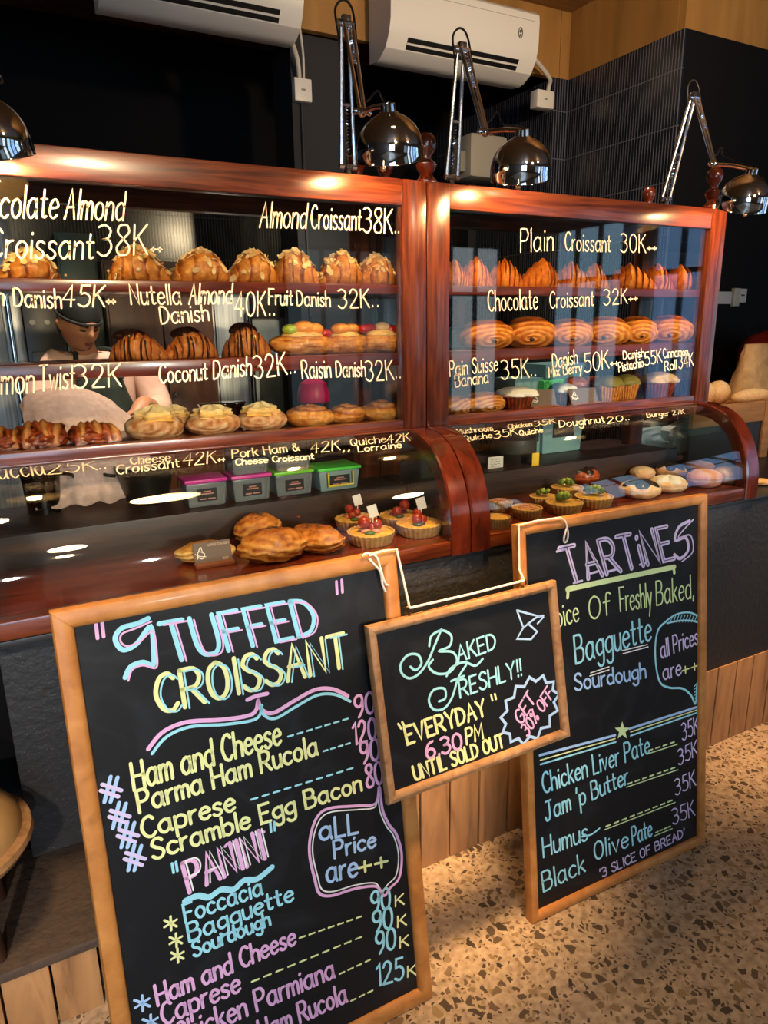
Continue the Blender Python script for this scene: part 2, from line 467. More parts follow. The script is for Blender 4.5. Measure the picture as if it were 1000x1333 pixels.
def ribbon(mb, S, pts, w, lift=0.0, closed=False, taper=False):
    """a flat chalk stroke of width w along 2-D points on surface S"""
    q = [pts[0]]
    for p in pts[1:]:
        if (p - q[-1]).length > w * 0.12: q.append(p)
    if closed and (q[0] - q[-1]).length < w * 0.12: q.pop()
    n = len(q)
    if n == 1: q = [q[0] - Vector((w * .25, 0, 0)), q[0] + Vector((w * .25, 0, 0))]; n = 2
    rows = []
    for i, p in enumerate(q):
        a = q[(i - 1) % n] if (closed or i > 0) else p
        c = q[(i + 1) % n] if (closed or i < n - 1) else p
        d1 = (p - a).normalized() if (p - a).length > 1e-9 else (c - p).normalized()
        d2 = (c - p).normalized() if (c - p).length > 1e-9 else d1
        t = (d1 + d2)
        t = t.normalized() if t.length > 0.25 else d2
        nn = Vector((-t.y, t.x, 0)); k = 1.0 / max(0.6, abs(nn.dot(Vector((-d2.y, d2.x, 0)))))
        ww = w * 0.5 * min(k, 1.35)
        rows.append((p + nn * ww, p - nn * ww))
    if closed: rows.append(rows[0])
    for i in range(len(rows) - 1):
        a, b = rows[i]; c, d = rows[i + 1]
        mb.face([mb.v(S.pos(s.x, s.y, lift)) for s in (a, b, d, c)])
    if not closed:
        for p, sgn, nb in ((q[0], -1, q[1]), (q[-1], 1, q[-2])):
            t = (p - nb).normalized(); nn = Vector((-t.y, t.x, 0))
            fan = [p + nn * (math.cos(a) * w * .5) + t * (math.sin(a) * w * .5) for a in (0, PI / 4, PI / 2, 3 * PI / 4, PI)]
            mb.face([mb.v(S.pos(s.x, s.y, lift)) for s in fan])
def write(S, parent, text, p0, p1, ptop, mat, w=None, name='chalk_lettering', label=None, shadow=None, lift=0.0, outline=None):
    """text on the baseline from pixel p0 to p1, capitals reaching ptop above p0 (photo pixels on surface S)"""
    a, b, c = S.hit(*p0), S.hit(*p1), S.hit(*ptop)
    runs, W = glyph_runs(text)
    ex, ey = (b - a) / W, (c - a) / 10.0
    if w is None: w = 0.11 * ey.length * 10
    mb = MB()
    jit = random.Random(len(text) * 31 + int(p0[0]))
    for r in runs:
        q = [a + ex * p.x + ey * p.y for p in r]
        if outline:
            for s in (-1, 1):
                ribbon(mb, S, [p + Vector((s * outline, s * outline * .25, 0)) for p in q], w, lift)
        else: ribbon(mb, S, q, w, lift)
    o = mb.build(name, mat, parent, smooth=False)
    if label: o['label'] = label
    if shadow:
        sm, dx, dy, sw = shadow
        mb = MB()
        for r in runs:
            ribbon(mb, S, [a + ex * p.x + ey * p.y + Vector((dx, dy, 0)) for p in r], sw, lift + 0.0003)
        mb.build(name, sm, parent, smooth=False)
    return o
def stroke(S, parent, paths, mat, w, name='chalk_line', smooth=True, closed=False, lift=0.0):
    """free chalk strokes given as lists of photo pixels on surface S"""
    groups = [[q] for q in paths] if name in ('chalk_line', 'chalk_underline') else [paths]
    for grp in groups:
        mb = MB()
        for path in grp:
            q = [S.hit(*p) for p in path]
            if smooth and len(q) > 2: q = cr(q, 6, closed)
            ribbon(mb, S, q, w, lift, closed)
        o = mb.build(name, mat, parent, smooth=False)
    return o
def dashes(S, parent, p0, p1, mat, n, w, name='chalk_dashes', duty=0.55):
    a, b = S.hit(*p0), S.hit(*p1); mb = MB()
    for i in range(n):
        ribbon(mb, S, [a + (b - a) * (i / n), a + (b - a) * ((i + duty) / n)], w)
    return mb.build(name, mat, parent, smooth=False)

# ------------------------------------------------------------------ materials
RED = [(0.30, '38150a'), (0.48, '5c2611'), (0.62, '723718'), (0.78, '4c1f0d')]
wood_x = grained('red_wood_along', RED, 5, (1.0, 16, 16), 6, 0.28, 0.06, 0.5)
wood_z = grained('red_wood_upright', RED, 5, (16, 16, 1.0), 6, 0.28, 0.06, 0.5)
wood_arch = grained('red_wood_bent', [(0.25, '3c160c'), (0.5, '571f10'), (0.75, '6a2a16')], 9, (3, 1.5, 1.5), 6, 0.2, 0.04, 0.7)
wood_deck = grained('red_wood_deck', [(0.3, '4a160e'), (0.5, '6a2618'), (0.7, '7e3220')], 6, (1.0, 9, 9), 7, 0.25, 0.06, 0.5)
wood_dark = grained('dark_wood', [(0.3, '1c0d08'), (0.6, '3a2015')], 6, (1, 9, 9), 5, 0.45, 0.05)
OAK = [(0.30, 'a3682f'), (0.5, 'b87a3c'), (0.7, 'c58848')]
oak_u = grained('honey_wood', OAK, 7, (3, 3, 3), 7, 0.42, 0.1, 0.15)
oak_pale = grained('pale_frame_wood', [(0.3, '7d5a3a'), (0.5, 'a07850'), (0.75, 'b48e66')], 9, (4, 4, 4), 7, 0.55, 0.15)
ply = grained('plywood', [(0.25, '86602c'), (0.5, '9c7036'), (0.75, 'ac7e42')], 2.0, (5, 5, 0.7), 6, 0.6, 0.05)
ceilwood = grained('ceiling_wood', [(0.3, '74502a'), (0.7, '906838')], 3, (0.7, 6, 6), 5, 0.6, 0.05)
plank_m = grained('weathered_plank', [(0.25, '6e4c30'), (0.45, 'a67a50'), (0.6, 'b88a5c'), (0.8, '966c46')], 4, (5, 5, 0.8), 8, 0.65, 0.35)
chrome = plain('chrome', 'd8d8dc', 0.06, 1.0)
satin = plain('satin_steel', 'e6e6ea', 0.22, 1.0)
steel = grained('brushed_steel', [(0.3, '8a8f94'), (0.7, 'b4b9bd')], 3, (40, 40, 1), 3, 0.35, 0.02)
MATS['brushed_steel'].node_tree.nodes['Principled BSDF'].inputs['Metallic'].default_value = 0.8
white_pl = plain('white_plastic', 'e3dfd6', 0.4)
offwhite = plain('pipe_plastic', 'c8c0b4', 0.5)
black_pl = plain('black_plastic', '0b0b0c', 0.4)
black_wall = plain('black_paint', '06060a', 0.8, spec=0.2)
cord_m = plain('black_cord', '0e0d0d', 0.5)
glass = thin_glass()
string_m = plain('white_string', 'e8ded0', 0.8)
def chalkboard(name, base):
    if name in MATS: return MATS[name]
    mt, nt, b = newmat(name)
    tc = nt.nodes.new('ShaderNodeTexCoord'); n = nt.nodes.new('ShaderNodeTexNoise')
    n.inputs['Scale'].default_value = 7; n.inputs['Detail'].default_value = 8; n.inputs['Distortion'].default_value = 1.5
    nt.links.new(tc.outputs['Object'], n.inputs['Vector'])
    r = ramp(nt, [(0.5, base), (0.72, '1d2126'), (0.85, '33383c')]); nt.links.new(n.outputs['Fac'], r.inputs[0])
    nt.links.new(r.outputs[0], b.inputs['Base Color']); b.inputs['Roughness'].default_value = 0.55; b.inputs['Specular IOR Level'].default_value = 0.35
    MATS[name] = mt; return mt
slate = chalkboard('chalkboard_black', '090b10')
def stone(name, base, fleck, rough=0.6):
    mt, nt, b = newmat(name)
    tc = nt.nodes.new('ShaderNodeTexCoord')
    v = nt.nodes.new('ShaderNodeTexVoronoi'); v.inputs['Scale'].default_value = 95
    n = nt.nodes.new('ShaderNodeTexNoise'); n.inputs['Scale'].default_value = 60; n.inputs['Detail'].default_value = 6
    n2 = nt.nodes.new('ShaderNodeTexNoise'); n2.inputs['Scale'].default_value = 3
    for q in (v, n, n2): nt.links.new(tc.outputs['Object'], q.inputs['Vector'])
    r = ramp(nt, [(0.0, fleck), (0.10, fleck), (0.16, base), (1.0, base)]); nt.links.new(v.outputs['Distance'], r.inputs[0])
    r2 = ramp(nt, [(0.3, base), (0.75, '2c2c30')]); nt.links.new(n.outputs['Fac'], r2.inputs[0])
    mx = nt.nodes.new('ShaderNodeMix'); mx.data_type = 'RGBA'; nt.links.new(n2.outputs['Fac'], mx.inputs[0])
    nt.links.new(r.outputs[0], mx.inputs[6]); nt.links.new(r2.outputs[0], mx.inputs[7])
    nt.links.new(mx.outputs[2], b.inputs['Base Color']); b.inputs['Roughness'].default_value = rough
    bp = nt.nodes.new('ShaderNodeBump'); bp.inputs['Strength'].default_value = 0.9; bp.inputs['Distance'].default_value = 0.004
    nt.links.new(n.outputs['Fac'], bp.inputs['Height']); nt.links.new(bp.outputs[0], b.inputs['Normal'])
    MATS[name] = mt; return mt
panel_m = stone('dark_render', '2a2a2b', '74726e', 0.55)
ledge_m = stone('dark_concrete', '57463a', '66564a', 0.6)
def terrazzo():
    mt, nt, b = newmat('terrazzo')
    L = nt.links.new
    tc = nt.nodes.new('ShaderNodeTexCoord')
    wn = nt.nodes.new('ShaderNodeTexNoise'); wn.inputs['Scale'].default_value = 26; wn.inputs['Detail'].default_value = 2
    L(tc.outputs['Object'], wn.inputs['Vector'])
    wv = nt.nodes.new('ShaderNodeVectorMath'); wv.operation = 'MULTIPLY_ADD'; wv.inputs[1].default_value = (0.022, 0.022, 0)
    L(wn.outputs['Color'], wv.inputs[0]); L(tc.outputs['Object'], wv.inputs[2])
    masks = []; cols = []
    for sc, edge, keep in ((42, 0.09, 0.62), (84, 0.11, 0.62)):
        e = nt.nodes.new('ShaderNodeTexVoronoi'); e.feature = 'DISTANCE_TO_EDGE'; e.voronoi_dimensions = '2D'; e.inputs['Scale'].default_value = sc
        f = nt.nodes.new('ShaderNodeTexVoronoi'); f.feature = 'F1'; f.voronoi_dimensions = '2D'; f.inputs['Scale'].default_value = sc
        L(wv.outputs[0], e.inputs['Vector']); L(wv.outputs[0], f.inputs['Vector'])
        sp = nt.nodes.new('ShaderNodeSeparateColor'); L(f.outputs['Color'], sp.inputs[0])
        # the chip is the cell shrunk by an amount of its own
        th = nt.nodes.new('ShaderNodeMath'); th.operation = 'MULTIPLY_ADD'; th.inputs[1].default_value = 0.22; th.inputs[2].default_value = edge
        L(sp.outputs[1], th.inputs[0])
        g = nt.nodes.new('ShaderNodeMath'); g.operation = 'GREATER_THAN'; L(e.outputs['Distance'], g.inputs[0]); L(th.outputs[0], g.inputs[1])
        k = nt.nodes.new('ShaderNodeMath'); k.operation = 'GREATER_THAN'; k.inputs[1].default_value = keep; L(sp.outputs[0], k.inputs[0])
        mm = nt.nodes.new('ShaderNodeMath'); mm.operation = 'MULTIPLY'; L(g.outputs[0], mm.inputs[0]); L(k.outputs[0], mm.inputs[1])
        r = ramp(nt, [(0.0, '3c342c'), (0.4, '5c4e42'), (0.7, '7a6652'), (0.92, '94805f')]); L(sp.outputs[2], r.inputs[0])
        masks.append(mm); cols.append(r)
    n = nt.nodes.new('ShaderNodeTexNoise'); n.inputs['Scale'].default_value = 55; n.inputs['Detail'].default_value = 7
    L(tc.outputs['Object'], n.inputs['Vector'])
    base = ramp(nt, [(0.3, '948270'), (0.5, 'b09c86'), (0.7, 'c2b09a')]); L(n.outputs['Fac'], base.inputs[0])
    cur = base.outputs[0]
    for mm, r in zip(masks[::-1], cols[::-1]):
        mx = nt.nodes.new('ShaderNodeMix'); mx.data_type = 'RGBA'
        L(mm.outputs[0], mx.inputs[0]); L(cur, mx.inputs[6]); L(r.outputs[0], mx.inputs[7]); cur = mx.outputs[2]
    L(cur, b.inputs['Base Color']); b.inputs['Roughness'].default_value = 0.38; b.inputs['Specular IOR Level'].default_value = 0.4
    return mt
floor_m = terrazzo()
def kitkat(name, tile, joint, rough=0.25):
    mt, nt, b = newmat(name); L = nt.links.new
    tc = nt.nodes.new('ShaderNodeTexCoord'); s = nt.nodes.new('ShaderNodeSeparateXYZ'); L(tc.outputs['Object'], s.inputs[0])
    a = nt.nodes.new('ShaderNodeMath'); a.operation = 'ADD'; L(s.outputs[0], a.inputs[0]); L(s.outputs[1], a.inputs[1])
    c = nt.nodes.new('ShaderNodeCombineXYZ'); L(a.outputs[0], c.inputs[0]); L(s.outputs[2], c.inputs[1])
    br = nt.nodes.new('ShaderNodeTexBrick'); br.offset = 0.0; L(c.outputs[0], br.inputs['Vector'])
    br.inputs['Color1'].default_value = hx(tile); br.inputs['Color2'].default_value = hx(tile); br.inputs['Mortar'].default_value = hx(joint)
    br.inputs['Scale'].default_value = 1.0; br.inputs['Mortar Size'].default_value = 0.003; br.inputs['Brick Width'].default_value = 0.018; br.inputs['Row Height'].default_value = 0.24
    br.inputs['Mortar Smooth'].default_value = 0.3
    L(br.outputs['Color'], b.inputs['Base Color']); b.inputs['Roughness'].default_value = rough
    bp = nt.nodes.new('ShaderNodeBump'); bp.inputs['Strength'].default_value = 0.6; bp.inputs['Distance'].default_value = 0.003; bp.invert = True
    L(br.outputs['Fac'], bp.inputs['Height']); L(bp.outputs[0], b.inputs['Normal'])
    return mt
tile_m = kitkat('finger_tile', '171b28', '5c5e68')
tile_k = kitkat('kitchen_finger_tile', '1a1c1a', '4c4a40', 0.18)

# ------------------------------------------------------------------ the room
struct(MB().box((-3.2, -4.6, -0.1), (6.2, 4.7, 0)).build('floor', floor_m, smooth=False))
def planks(mb, x0, x1, y0, y1, z0, z1, w, gap, bevel=0.002, vert=True):
    x = x0; k = 0
    while x < x1 - 1e-4:
        e = min(x + w * random.uniform(0.93, 1.07), x1)
        mb.box((x + gap / 2, y0 + random.uniform(0, 0.002), z0), (e - gap / 2, y1, z1), bevel); x = e
    return mb
mb = MB()
y = -4.6
while y < 4.6:
    mb.box((-3.2, y + 0.003, 3.12), (6.2, y + 0.197, 3.18)); y += 0.2
struct(mb.build('ceiling', ceilwood, smooth=False))
struct(MB().box((-3.2, 4.5, 0), (6.2, 4.62, 3.5)).build('wall_back', black_wall, smooth=False))
struct(MB().box((-3.2, 4.485, 0.9), (2.85, 4.4995, 2.36)).build('trim_1', tile_k, smooth=False))       # tiled splashback of the kitchen
struct(MB().box((-3.32, -4.6, 0), (-3.2, 4.62, 3.5)).build('wall_left', plain('brown_plaster', '4a3c30', .8), smooth=False))
# tiled pier on the right with a black face towards the shop
struct(MB().box((2.945, 2.54, 0), (6.2, 4.5, 2.8)).build('wall_pier', black_wall, smooth=False))
struct(MB().box((2.93, 2.541, 0), (2.945, 3.3, 2.8)).build('trim_2', tile_m, smooth=False))
struct(MB().box((2.83, 3.3, 0), (2.945, 4.485, 2.8)).build('trim_3', tile_m, smooth=False))
# plywood bulkhead under the ceiling
mb = planks(MB(), -3.2, 2.96, 3.3, 3.34, 2.8, 3.12, 0.62, 0.003)
struct(mb.build('trim_4', ply, smooth=False))
mb = planks(MB(), 2.93, 6.2, 2.54, 2.58, 2.8, 3.12, 0.62, 0.003)
y = 2.58
while y < 3.3:
    mb.box((2.93, y + 0.002, 2.8), (2.96, min(y + 0.42, 3.3) - 0.002, 3.12)); y += 0.42
struct(mb.build('trim_5', ply, smooth=False))
struct(MB().box((1.33, 3.36, 0), (1.60, 3.6, 2.8)).build('wall_column', plain('slate_paint', '14161d', 0.7), smooth=False))
# street side: a wall to the right and one behind the viewer, with daylight windows
mull = plain('window_frame_black', '101012', 0.5)
def window(n, axis, at, a0, a1, z0, z1, cols, glow, tint):
    fr = MB(); w = 0.05
    def bx(a, b, c, d, t0, t1):
        if axis == 'x': fr.box((at + t0, a, c), (at + t1, b, d))
        else: fr.box((a, at - t1, c), (b, at - t0, d))
    for i in range(cols + 1):
        a = a0 + (a1 - a0) * i / cols; bx(a - w / 2, a + w / 2, z0, z1, -0.02, 0.05)
    for z in (z0, z0 + (z1 - z0) * 0.72, z1): bx(a0, a1, z - w / 2, z + w / 2, -0.02, 0.05)
    f = struct(fr.build('window_%d' % n, mull, smooth=False))
    pm = MB()
    if axis == 'x': pm.box((at + 0.02, a0, z0), (at + 0.03, a1, z1))
    else: pm.box((a0, at - 0.03, z0), (a1, at - 0.02, z1))
    pm.build('pane', emissive('daylight_%s' % tint, tint, glow), f, smooth=False)
    return f
def wall_with_holes(name, axis, at, a0, a1, holes, z1=3.5):
    mb = MB(); cur = a0
    def bx(a, b, c, d):
        if b - a < 1e-4 or d - c < 1e-4: return
        if axis == 'x': mb.box((at, a, c), (at + 0.12, b, d))
        else: mb.box((a, at - 0.12, c), (b, at, d))
    for h0, h1, hz0, hz1 in sorted(holes):
        bx(cur, h0, 0, z1); bx(h0, h1, 0, hz0); bx(h0, h1, hz1, z1); cur = h1
    bx(cur, a1, 0, z1)
    return struct(mb.build(name, plain('dark_plaster', '6a5a48', 0.8), smooth=False))
HR = [(-3.6, -2.5, 0.5, 2.6), (-2.1, -1.0, 0.5, 2.6), (-0.6, 0.5, 0.5, 2.6)]
wall_with_holes('wall_right', 'x', 6.08, -4.6, 2.54, HR)
for i, (a, b, c, d) in enumerate(HR): window(i + 1, 'x', 6.08, a, b, c, d, 3, WINDOW_GLOW, ('9cc4e0', '7ea4d8', 'a8c8dc')[i])
HF = [(-2.9, -1.9, 0.5, 2.5), (-1.7, -0.7, 0.5, 2.5), (4.75, 5.9, 0.4, 2.5), (2.9, 4.3, 0.5, 2.4)]  # first two are added out of view as fill for the boards
wall_with_holes('wall_front', 'y', -4.48, -3.2, 6.2, HF)
for i, (a, b, c, d) in enumerate(HF): window(i + 4, 'y', -4.48, a, b, c, d, 3, WINDOW_GLOW * (6, 6, 1, .2)[i], ('b4d0e4', 'a0c0e0', 'c8d4dc', 'a8c4d4')[i])

# ------------------------------------------------------------------ counter
ctr = thing('counter', (1.0, 1.43, 0), 'long dark counter with plank skirting under both glass cases', 'counter')
MB().box((0.35, 1.436, 0.315), (2.95, 1.47, 0.915), 0.002).build('counter_panel', panel_m, ctr)
mb = planks(MB(), 0.35, 2.95, 1.43, 1.46, 0, 0.315, 0.102, 0.006); mb.build('plank_skirt', plank_m, ctr)['label'] = 'weathered brown planks'
mb = planks(MB(), -0.9, 0.35, 1.43, 1.46, 0, 0.165, 0.102, 0.005); mb.build('plank_skirt', plank_m, ctr)['label'] = 'low weathered planks of the foot ledge'
MB().box((-0.9, 1.427, 0.165), (0.35, 1.81, 0.19), 0.003).build('foot_ledge', ledge_m, ctr)
MB().box((-0.103, 1.72, 0.228), (0.35, 1.80, 0.915), 0.003).build('recess_panel', panel_m, ctr)
MB().box((-0.103, 1.775, 0.19), (0.35, 1.80, 0.23)).build('toe_strip', plain('toe_shade', '0c0b0b', 0.7), ctr)  # near-black colour makes the shadow gap under the panel
MB().box((-0.9, 2.1, 0), (0.35, 2.14, 0.9)).build('rear_panel', black_wall, ctr)
MB().box((0.35, 2.1, 0), (2.95, 2.14, 0.9)).build('rear_panel', black_wall, ctr)
MB().box((-0.9, 1.432, 0.915), (2.95, 2.14, 0.928), 0.002).build('worktop', plain('worktop_dark', '2a2a2c', 0.35), ctr)

# ------------------------------------------------------------------ display cases
ARCH = [(1.648, 1.231), (1.612, 1.228), (1.577, 1.220), (1.548, 1.208), (1.524, 1.194), (1.500, 1.172), (1.480, 1.148), (1.464, 1.122), (1.451, 1.094), (1.441, 1.066), (1.433, 1.034), (1.429, 1.000), (1.428, 0.966)]
ARCH = [(p.x, p.y) for p in cr([(a, b, 0) for a, b in ARCH], 3)]
PANE = [(y + 0.010 - 0.004 * (i / len(ARCH)), z - 0.004) for i, (y, z) in enumerate(ARCH)]
GLASS_Y = 1.662
def display_case(x0, x1, label):
    t = thing('display_case', ((x0 + x1) / 2, 1.7, 0.928), label, 'display case')
    pw = 0.072; g = 0.0015
    for a, b in ((x0 + g, x0 + pw), (x1 - pw, x1 - g)):
        MB().box((a, 1.65, 1.232), (b, 1.69, 1.862), 0.003).build('front_post', wood_z, t)
        MB().box((a, 1.93, 1.04), (b, 1.97, 1.862), 0.003).build('rear_post', wood_z, t)
    MB().box((x0 + pw, 1.652, 1.800), (x1 - pw, 1.69, 1.862), 0.003).build('top_rail', wood_x, t)
    MB().box((x0 + pw, 1.652, 1.232), (x1 - pw, 1.69, 1.257), 0.003).build('bottom_rail', wood_x, t)
    MB().box((x0 + g, 1.646, 1.2275), (x1 - g, 1.70, 1.2325), 0.002).build('trim_strip', wood_x, t)
    MB().box((x0 + g, 1.6905, 1.84), (x1 - g, 1.93, 1.862)).build('roof_panel', wood_x, t)
    MB().box((x0 + pw, 1.935, 1.80), (x1 - pw, 1.965, 1.862)).build('rear_rail', wood_x, t)
    MB().box((x0 + 0.01, 1.69, 1.232), (x1 - 0.01, 1.935, 1.250), 0.002).build('floor_board', wood_deck, t)
    for z, th in ((1.611, .025), (1.437, .034)):
        MB().box((x0 + 0.012, 1.674, z - th), (x1 - 0.012, 1.915, z), 0.003).build('shelf', wood_deck, t)
    fpane = MB().box((x0 + pw - 0.006, GLASS_Y, 1.25), (x1 - pw + 0.006, GLASS_Y + 0.005, 1.806)).build('front_pane', glass, t, smooth=False)
    for a in (x0 + 0.02, x1 - 0.026):
        MB().box((a, 1.69, 1.25), (a + 0.005, 1.93, 1.84)).build('side_pane', glass, t, smooth=False)
    # lower, bent-glass part
    aw = 0.062
    for a, b in ((x0 + g, x0 + aw), (x1 - aw, x1 - g)):
        mb = MB(); rows = []
        n = len(ARCH)
        inner = []
        for i, (y, z) in enumerate(ARCH):
            i0, i1 = max(i - 1, 0), min(i + 1, n - 1)
            ty, tz = ARCH[i1][0] - ARCH[i0][0], ARCH[i1][1] - ARCH[i0][1]; L = math.hypot(ty, tz)
            inner.append((y - tz / L * 0.040, z + ty / L * 0.040))
        for (y, z), (iy, iz) in zip(ARCH, inner):
            rows.append([Vector((a, y, z)), Vector((a + 0.004, y - 0.004, z + 0.002)), Vector((b - 0.004, y - 0.004, z + 0.002)), Vector((b, y, z)), Vector((b, iy, iz)), Vector((a, iy, iz))])
        last = ARCH[-1]
        rows.append([Vector((q.x, q.y, 0.930)) for q in rows[-1]])
        vs = mb.grid(rows, closed=True); mb.face(vs[0][::-1]); mb.face(vs[-1])
        mb.build('arch_frame', wood_arch, t)
    mb = MB(); rows = []
    for (y, z) in PANE: rows.append([Vector((x0 + aw - 0.01, y, z)), Vector((x1 - aw + 0.01, y, z))])
    back = []
    for i, (y, z) in enumerate(PANE):
        i0, i1 = max(i - 1, 0), min(i + 1, len(PANE) - 1)
        ty, tz = PANE[i1][0] - PANE[i0][0], PANE[i1][1] - PANE[i0][1]; L = math.hypot(ty, tz)
        back.append([Vector((x1 - aw + 0.01, y - tz / L * 0.005, z + ty / L * 0.005)), Vector((x0 + aw - 0.01, y - tz / L * 0.005, z + ty / L * 0.005))])
    vs = mb.grid([a + b for a, b in zip(rows, back)], closed=True)
    cpane = mb.build('curved_pane', glass, t)
    for a in (x0 + 0.025, x1 - 0.030):
        poly = [Vector((a, y + 0.02, z - 0.01)) for y, z in ARCH] + [Vector((a, 1.448, 0.96)), Vector((a, 1.75, 0.96)), Vector((a, 1.75, 1.22))]
        MB().prism(poly, (0.005, 0, 0)).build('cheek_pane', glass, t, smooth=False)
    MB().box((x0 + aw, 1.429, 0.930), (x1 - aw, 1.47, 0.968), 0.004).build('base_rail', wood_x, t)
    MB().box((x0 + 0.008, 1.465, 0.930), (x1 - 0.008, 1.752, 0.967)).build('deck', wood_deck, t)
    MB().box((x0 + 0.008, 1.752, 0.930), (x1 - 0.008, 1.772, 1.052), 0.003).build('riser', wood_dark, t)
    MB().box((x0 + 0.008, 1.772, 1.02), (x1 - 0.008, 2.10, 1.045), 0.003).build('rear_ledge', wood_dark, t)
    return t, fpane, cpane
MIDX = 1.011
case_l, fp_l, cp_l = display_case(-0.142, MIDX, 'left glass display case of red wood with almond croissants on top shelf')
case_r, fp_r, cp_r = display_case(MIDX, 2.178, 'right glass display case of red wood with plain croissants on top shelf')
def finial(t, x, y, s=1.0):
    M = Matrix.Translation((x, y, 1.862)) @ Matrix.Scale(s, 4)
    prof = [(0.030, 0), (0.032, 0.012), (0.022, 0.02), (0.016, 0.03), (0.026, 0.045), (0.028, 0.055), (0.014, 0.066), (0.014, 0.074), (0.024, 0.088), (0.0275, 0.103), (0.024, 0.118), (0.014, 0.128), (0, 0.131)]
    MB().lathe([(r, z) for r, z in prof], 24, M).build('finial', wood_arch, t)
finial(case_r, 1.052, 1.72); finial(case_r, 2.135, 1.68); finial(case_r, 2.135, 1.95, 0.9); finial(case_l, 0.965, 1.95, 0.95)
finial(case_r, 1.052, 1.95, 0.9)

cream = plain('cream_paint', 'fff0d2', 0.6)
SG = Plane((0, GLASS_Y - 0.0012, 0), (1, 0, 0), (0, 0, 1))
SC_L = Curved(PANE)
def gl(t, *rows):
    for txt, p0, p1, pt in rows: write(SG, t, txt, p0, p1, pt, cream, 0.0038, 'painted_lettering')
gl(fp_l,
   ('Chocolate', (-50, 283), (74, 284), (-47, 240)), ('Almond', (84, 285), (160, 287), (88, 246)),
   ('Croissant', (-14, 335), (121, 337), (-12, 297)), ('38K', (127, 333), (192, 331), (128, 293)), ('++', (197, 329), (211, 329), (197, 318)),
   ('Almond', (338, 296), (398, 297), (341, 263)), ('Croissant', (405, 297), (470, 300), (406, 267)), ('38K', (473, 302), (511, 304), (473.6, 270)), ('..', (514, 303), (519, 303), (514, 285)),
   ('n', (-4, 397), (5, 397), (-4, 372)), ('Danish', (19, 399), (80, 401), (17, 374)), ('45K', (81, 399), (136, 399), (83, 371)), ('++', (139, 397), (150, 397), (139, 386)),
   ('Nutella', (171, 396), (236, 396), (168, 370)), ('Almond', (246, 396), (301, 395), (248, 369)), ('Danish', (210, 422), (272, 417), (207, 399)),
   ('40K', (306, 412), (346, 411), (306, 380)), ('..', (350, 410), (357, 410), (350, 395)),
   ('Fruit', (350, 396), (381, 397), (350, 376)), ('Danish', (387, 398), (430, 399), (386, 378)), ('32K', (441, 401), (481, 400), (440, 377)), ('..', (484, 399), (492, 399), (484, 382)),
   ('Cinnamon', (-66, 516), (44, 511), (-66, 478)), ('Twist', (52, 509), (97, 505), (52, 476)), ('32K', (97, 505), (158, 503), (96, 475)),
   ('Coconut', (208, 499), (270, 494), (207, 475)), ('Danish', (278, 494), (327, 488), (278, 469)), ('32K', (332, 493), (374, 487), (329, 464)), ('..', (377, 486), (384, 485), (377, 468)),
   ('Raisin', (394, 493), (431, 491), (392, 469)), ('Danish', (438, 491), (476, 490), (437, 470)), ('32K', (477, 496), (513, 494), (475, 470)), ('..', (515, 492), (521, 492), (515, 476)))
gl(fp_r,
   ('Plain', (678, 328), (720, 326), (678, 298)), ('Croissant', (736, 326), (795, 328), (736, 302)), ('30K', (808, 328), (841, 329), (808, 304)), ('++', (843, 327), (855, 327), (843, 318)),
   ('Chocolate', (636, 405), (700, 402), (635, 378)), ('Croissant', (716, 401), (773, 398), (716, 380)), ('32K', (786, 397), (817, 395), (786, 377)), ('++', (819, 393), (830, 392), (819, 384)),
   ('Pain Suisse', (586, 490), (648, 482), (585, 470)), ('Banana', (593, 504), (636, 498), (592, 488)), ('35K', (653, 494), (689, 491), (652, 469)), ('..', (691, 489), (697, 489), (691, 474)),
   ('Danish', (720, 480), (752, 473), (719, 461)), ('Mix Berry', (715, 491), (758, 484), (714, 478)), ('50K', (761, 485), (793, 479), (760, 461)), ('++', (795, 478), (805, 477), (795, 468)),
   ('Danish', (812, 468), (839, 464), (811, 457)), ('Pistachio', (806, 484), (838, 477), (805, 472)), ('55K', (840, 476), (862, 471), (839, 459)),
   ('Cinnamon', (864, 466), (896, 463), (863, 454)), ('Roll', (866, 483), (881, 480), (865, 471)), ('34K', (884, 480), (903, 476), (883, 463)))
def cv(t, *rows):
    for txt, p0, p1, pt in rows: write(SC_L, t, txt, p0, p1, pt, cream, 0.0036, 'painted_lettering')
cv(cp_l,
   ('Focaccia', (-46, 628), (59, 617), (-46, 609)), ('25K', (62, 617), (126, 611), (62, 603)), ('..', (129, 610), (137, 609), (129, 600)),
   ('Cheese', (170, 604), (222, 600), (170, 594)), ('Croissant', (152, 617), (234, 607), (152, 605)), ('42K', (238, 606), (281, 602), (240, 590)), ('++', (284, 602), (293, 601), (284, 594)),
   ('Pork Ham &', (303, 596), (390, 586), (302, 585)), ('Cheese Croissant', (307, 605), (409, 597), (307, 597)), ('42K', (404, 590), (443, 585), (405, 576)), (',,', (446, 587), (455, 586), (446, 578)),
   ('Quiche', (457, 580), (503, 575), (456, 571)), ('42K', (504, 577), (534, 573), (504, 566)), ('Lorraine', (467, 588), (523, 582), (466, 580)))
cv(cp_r,
   ('Mushroom', (596, 565), (642, 560), (594, 558)), ('Quiche', (604, 574), (641, 569), (603, 567)), ('35K', (644, 571), (674, 565), (643, 561)),
   ('Chicken', (662, 558), (693, 554), (661, 552)), ('Quiche', (677, 567), (707, 562), (676, 560)), ('35K', (695, 555), (724, 550), (695, 548)),
   ('Doughnut', (729, 556), (788, 549), (728, 547)), ('20..', (791, 551), (819, 546), (790, 543)), ('Burger 27K', (843, 543), (892, 538), (842, 537)))

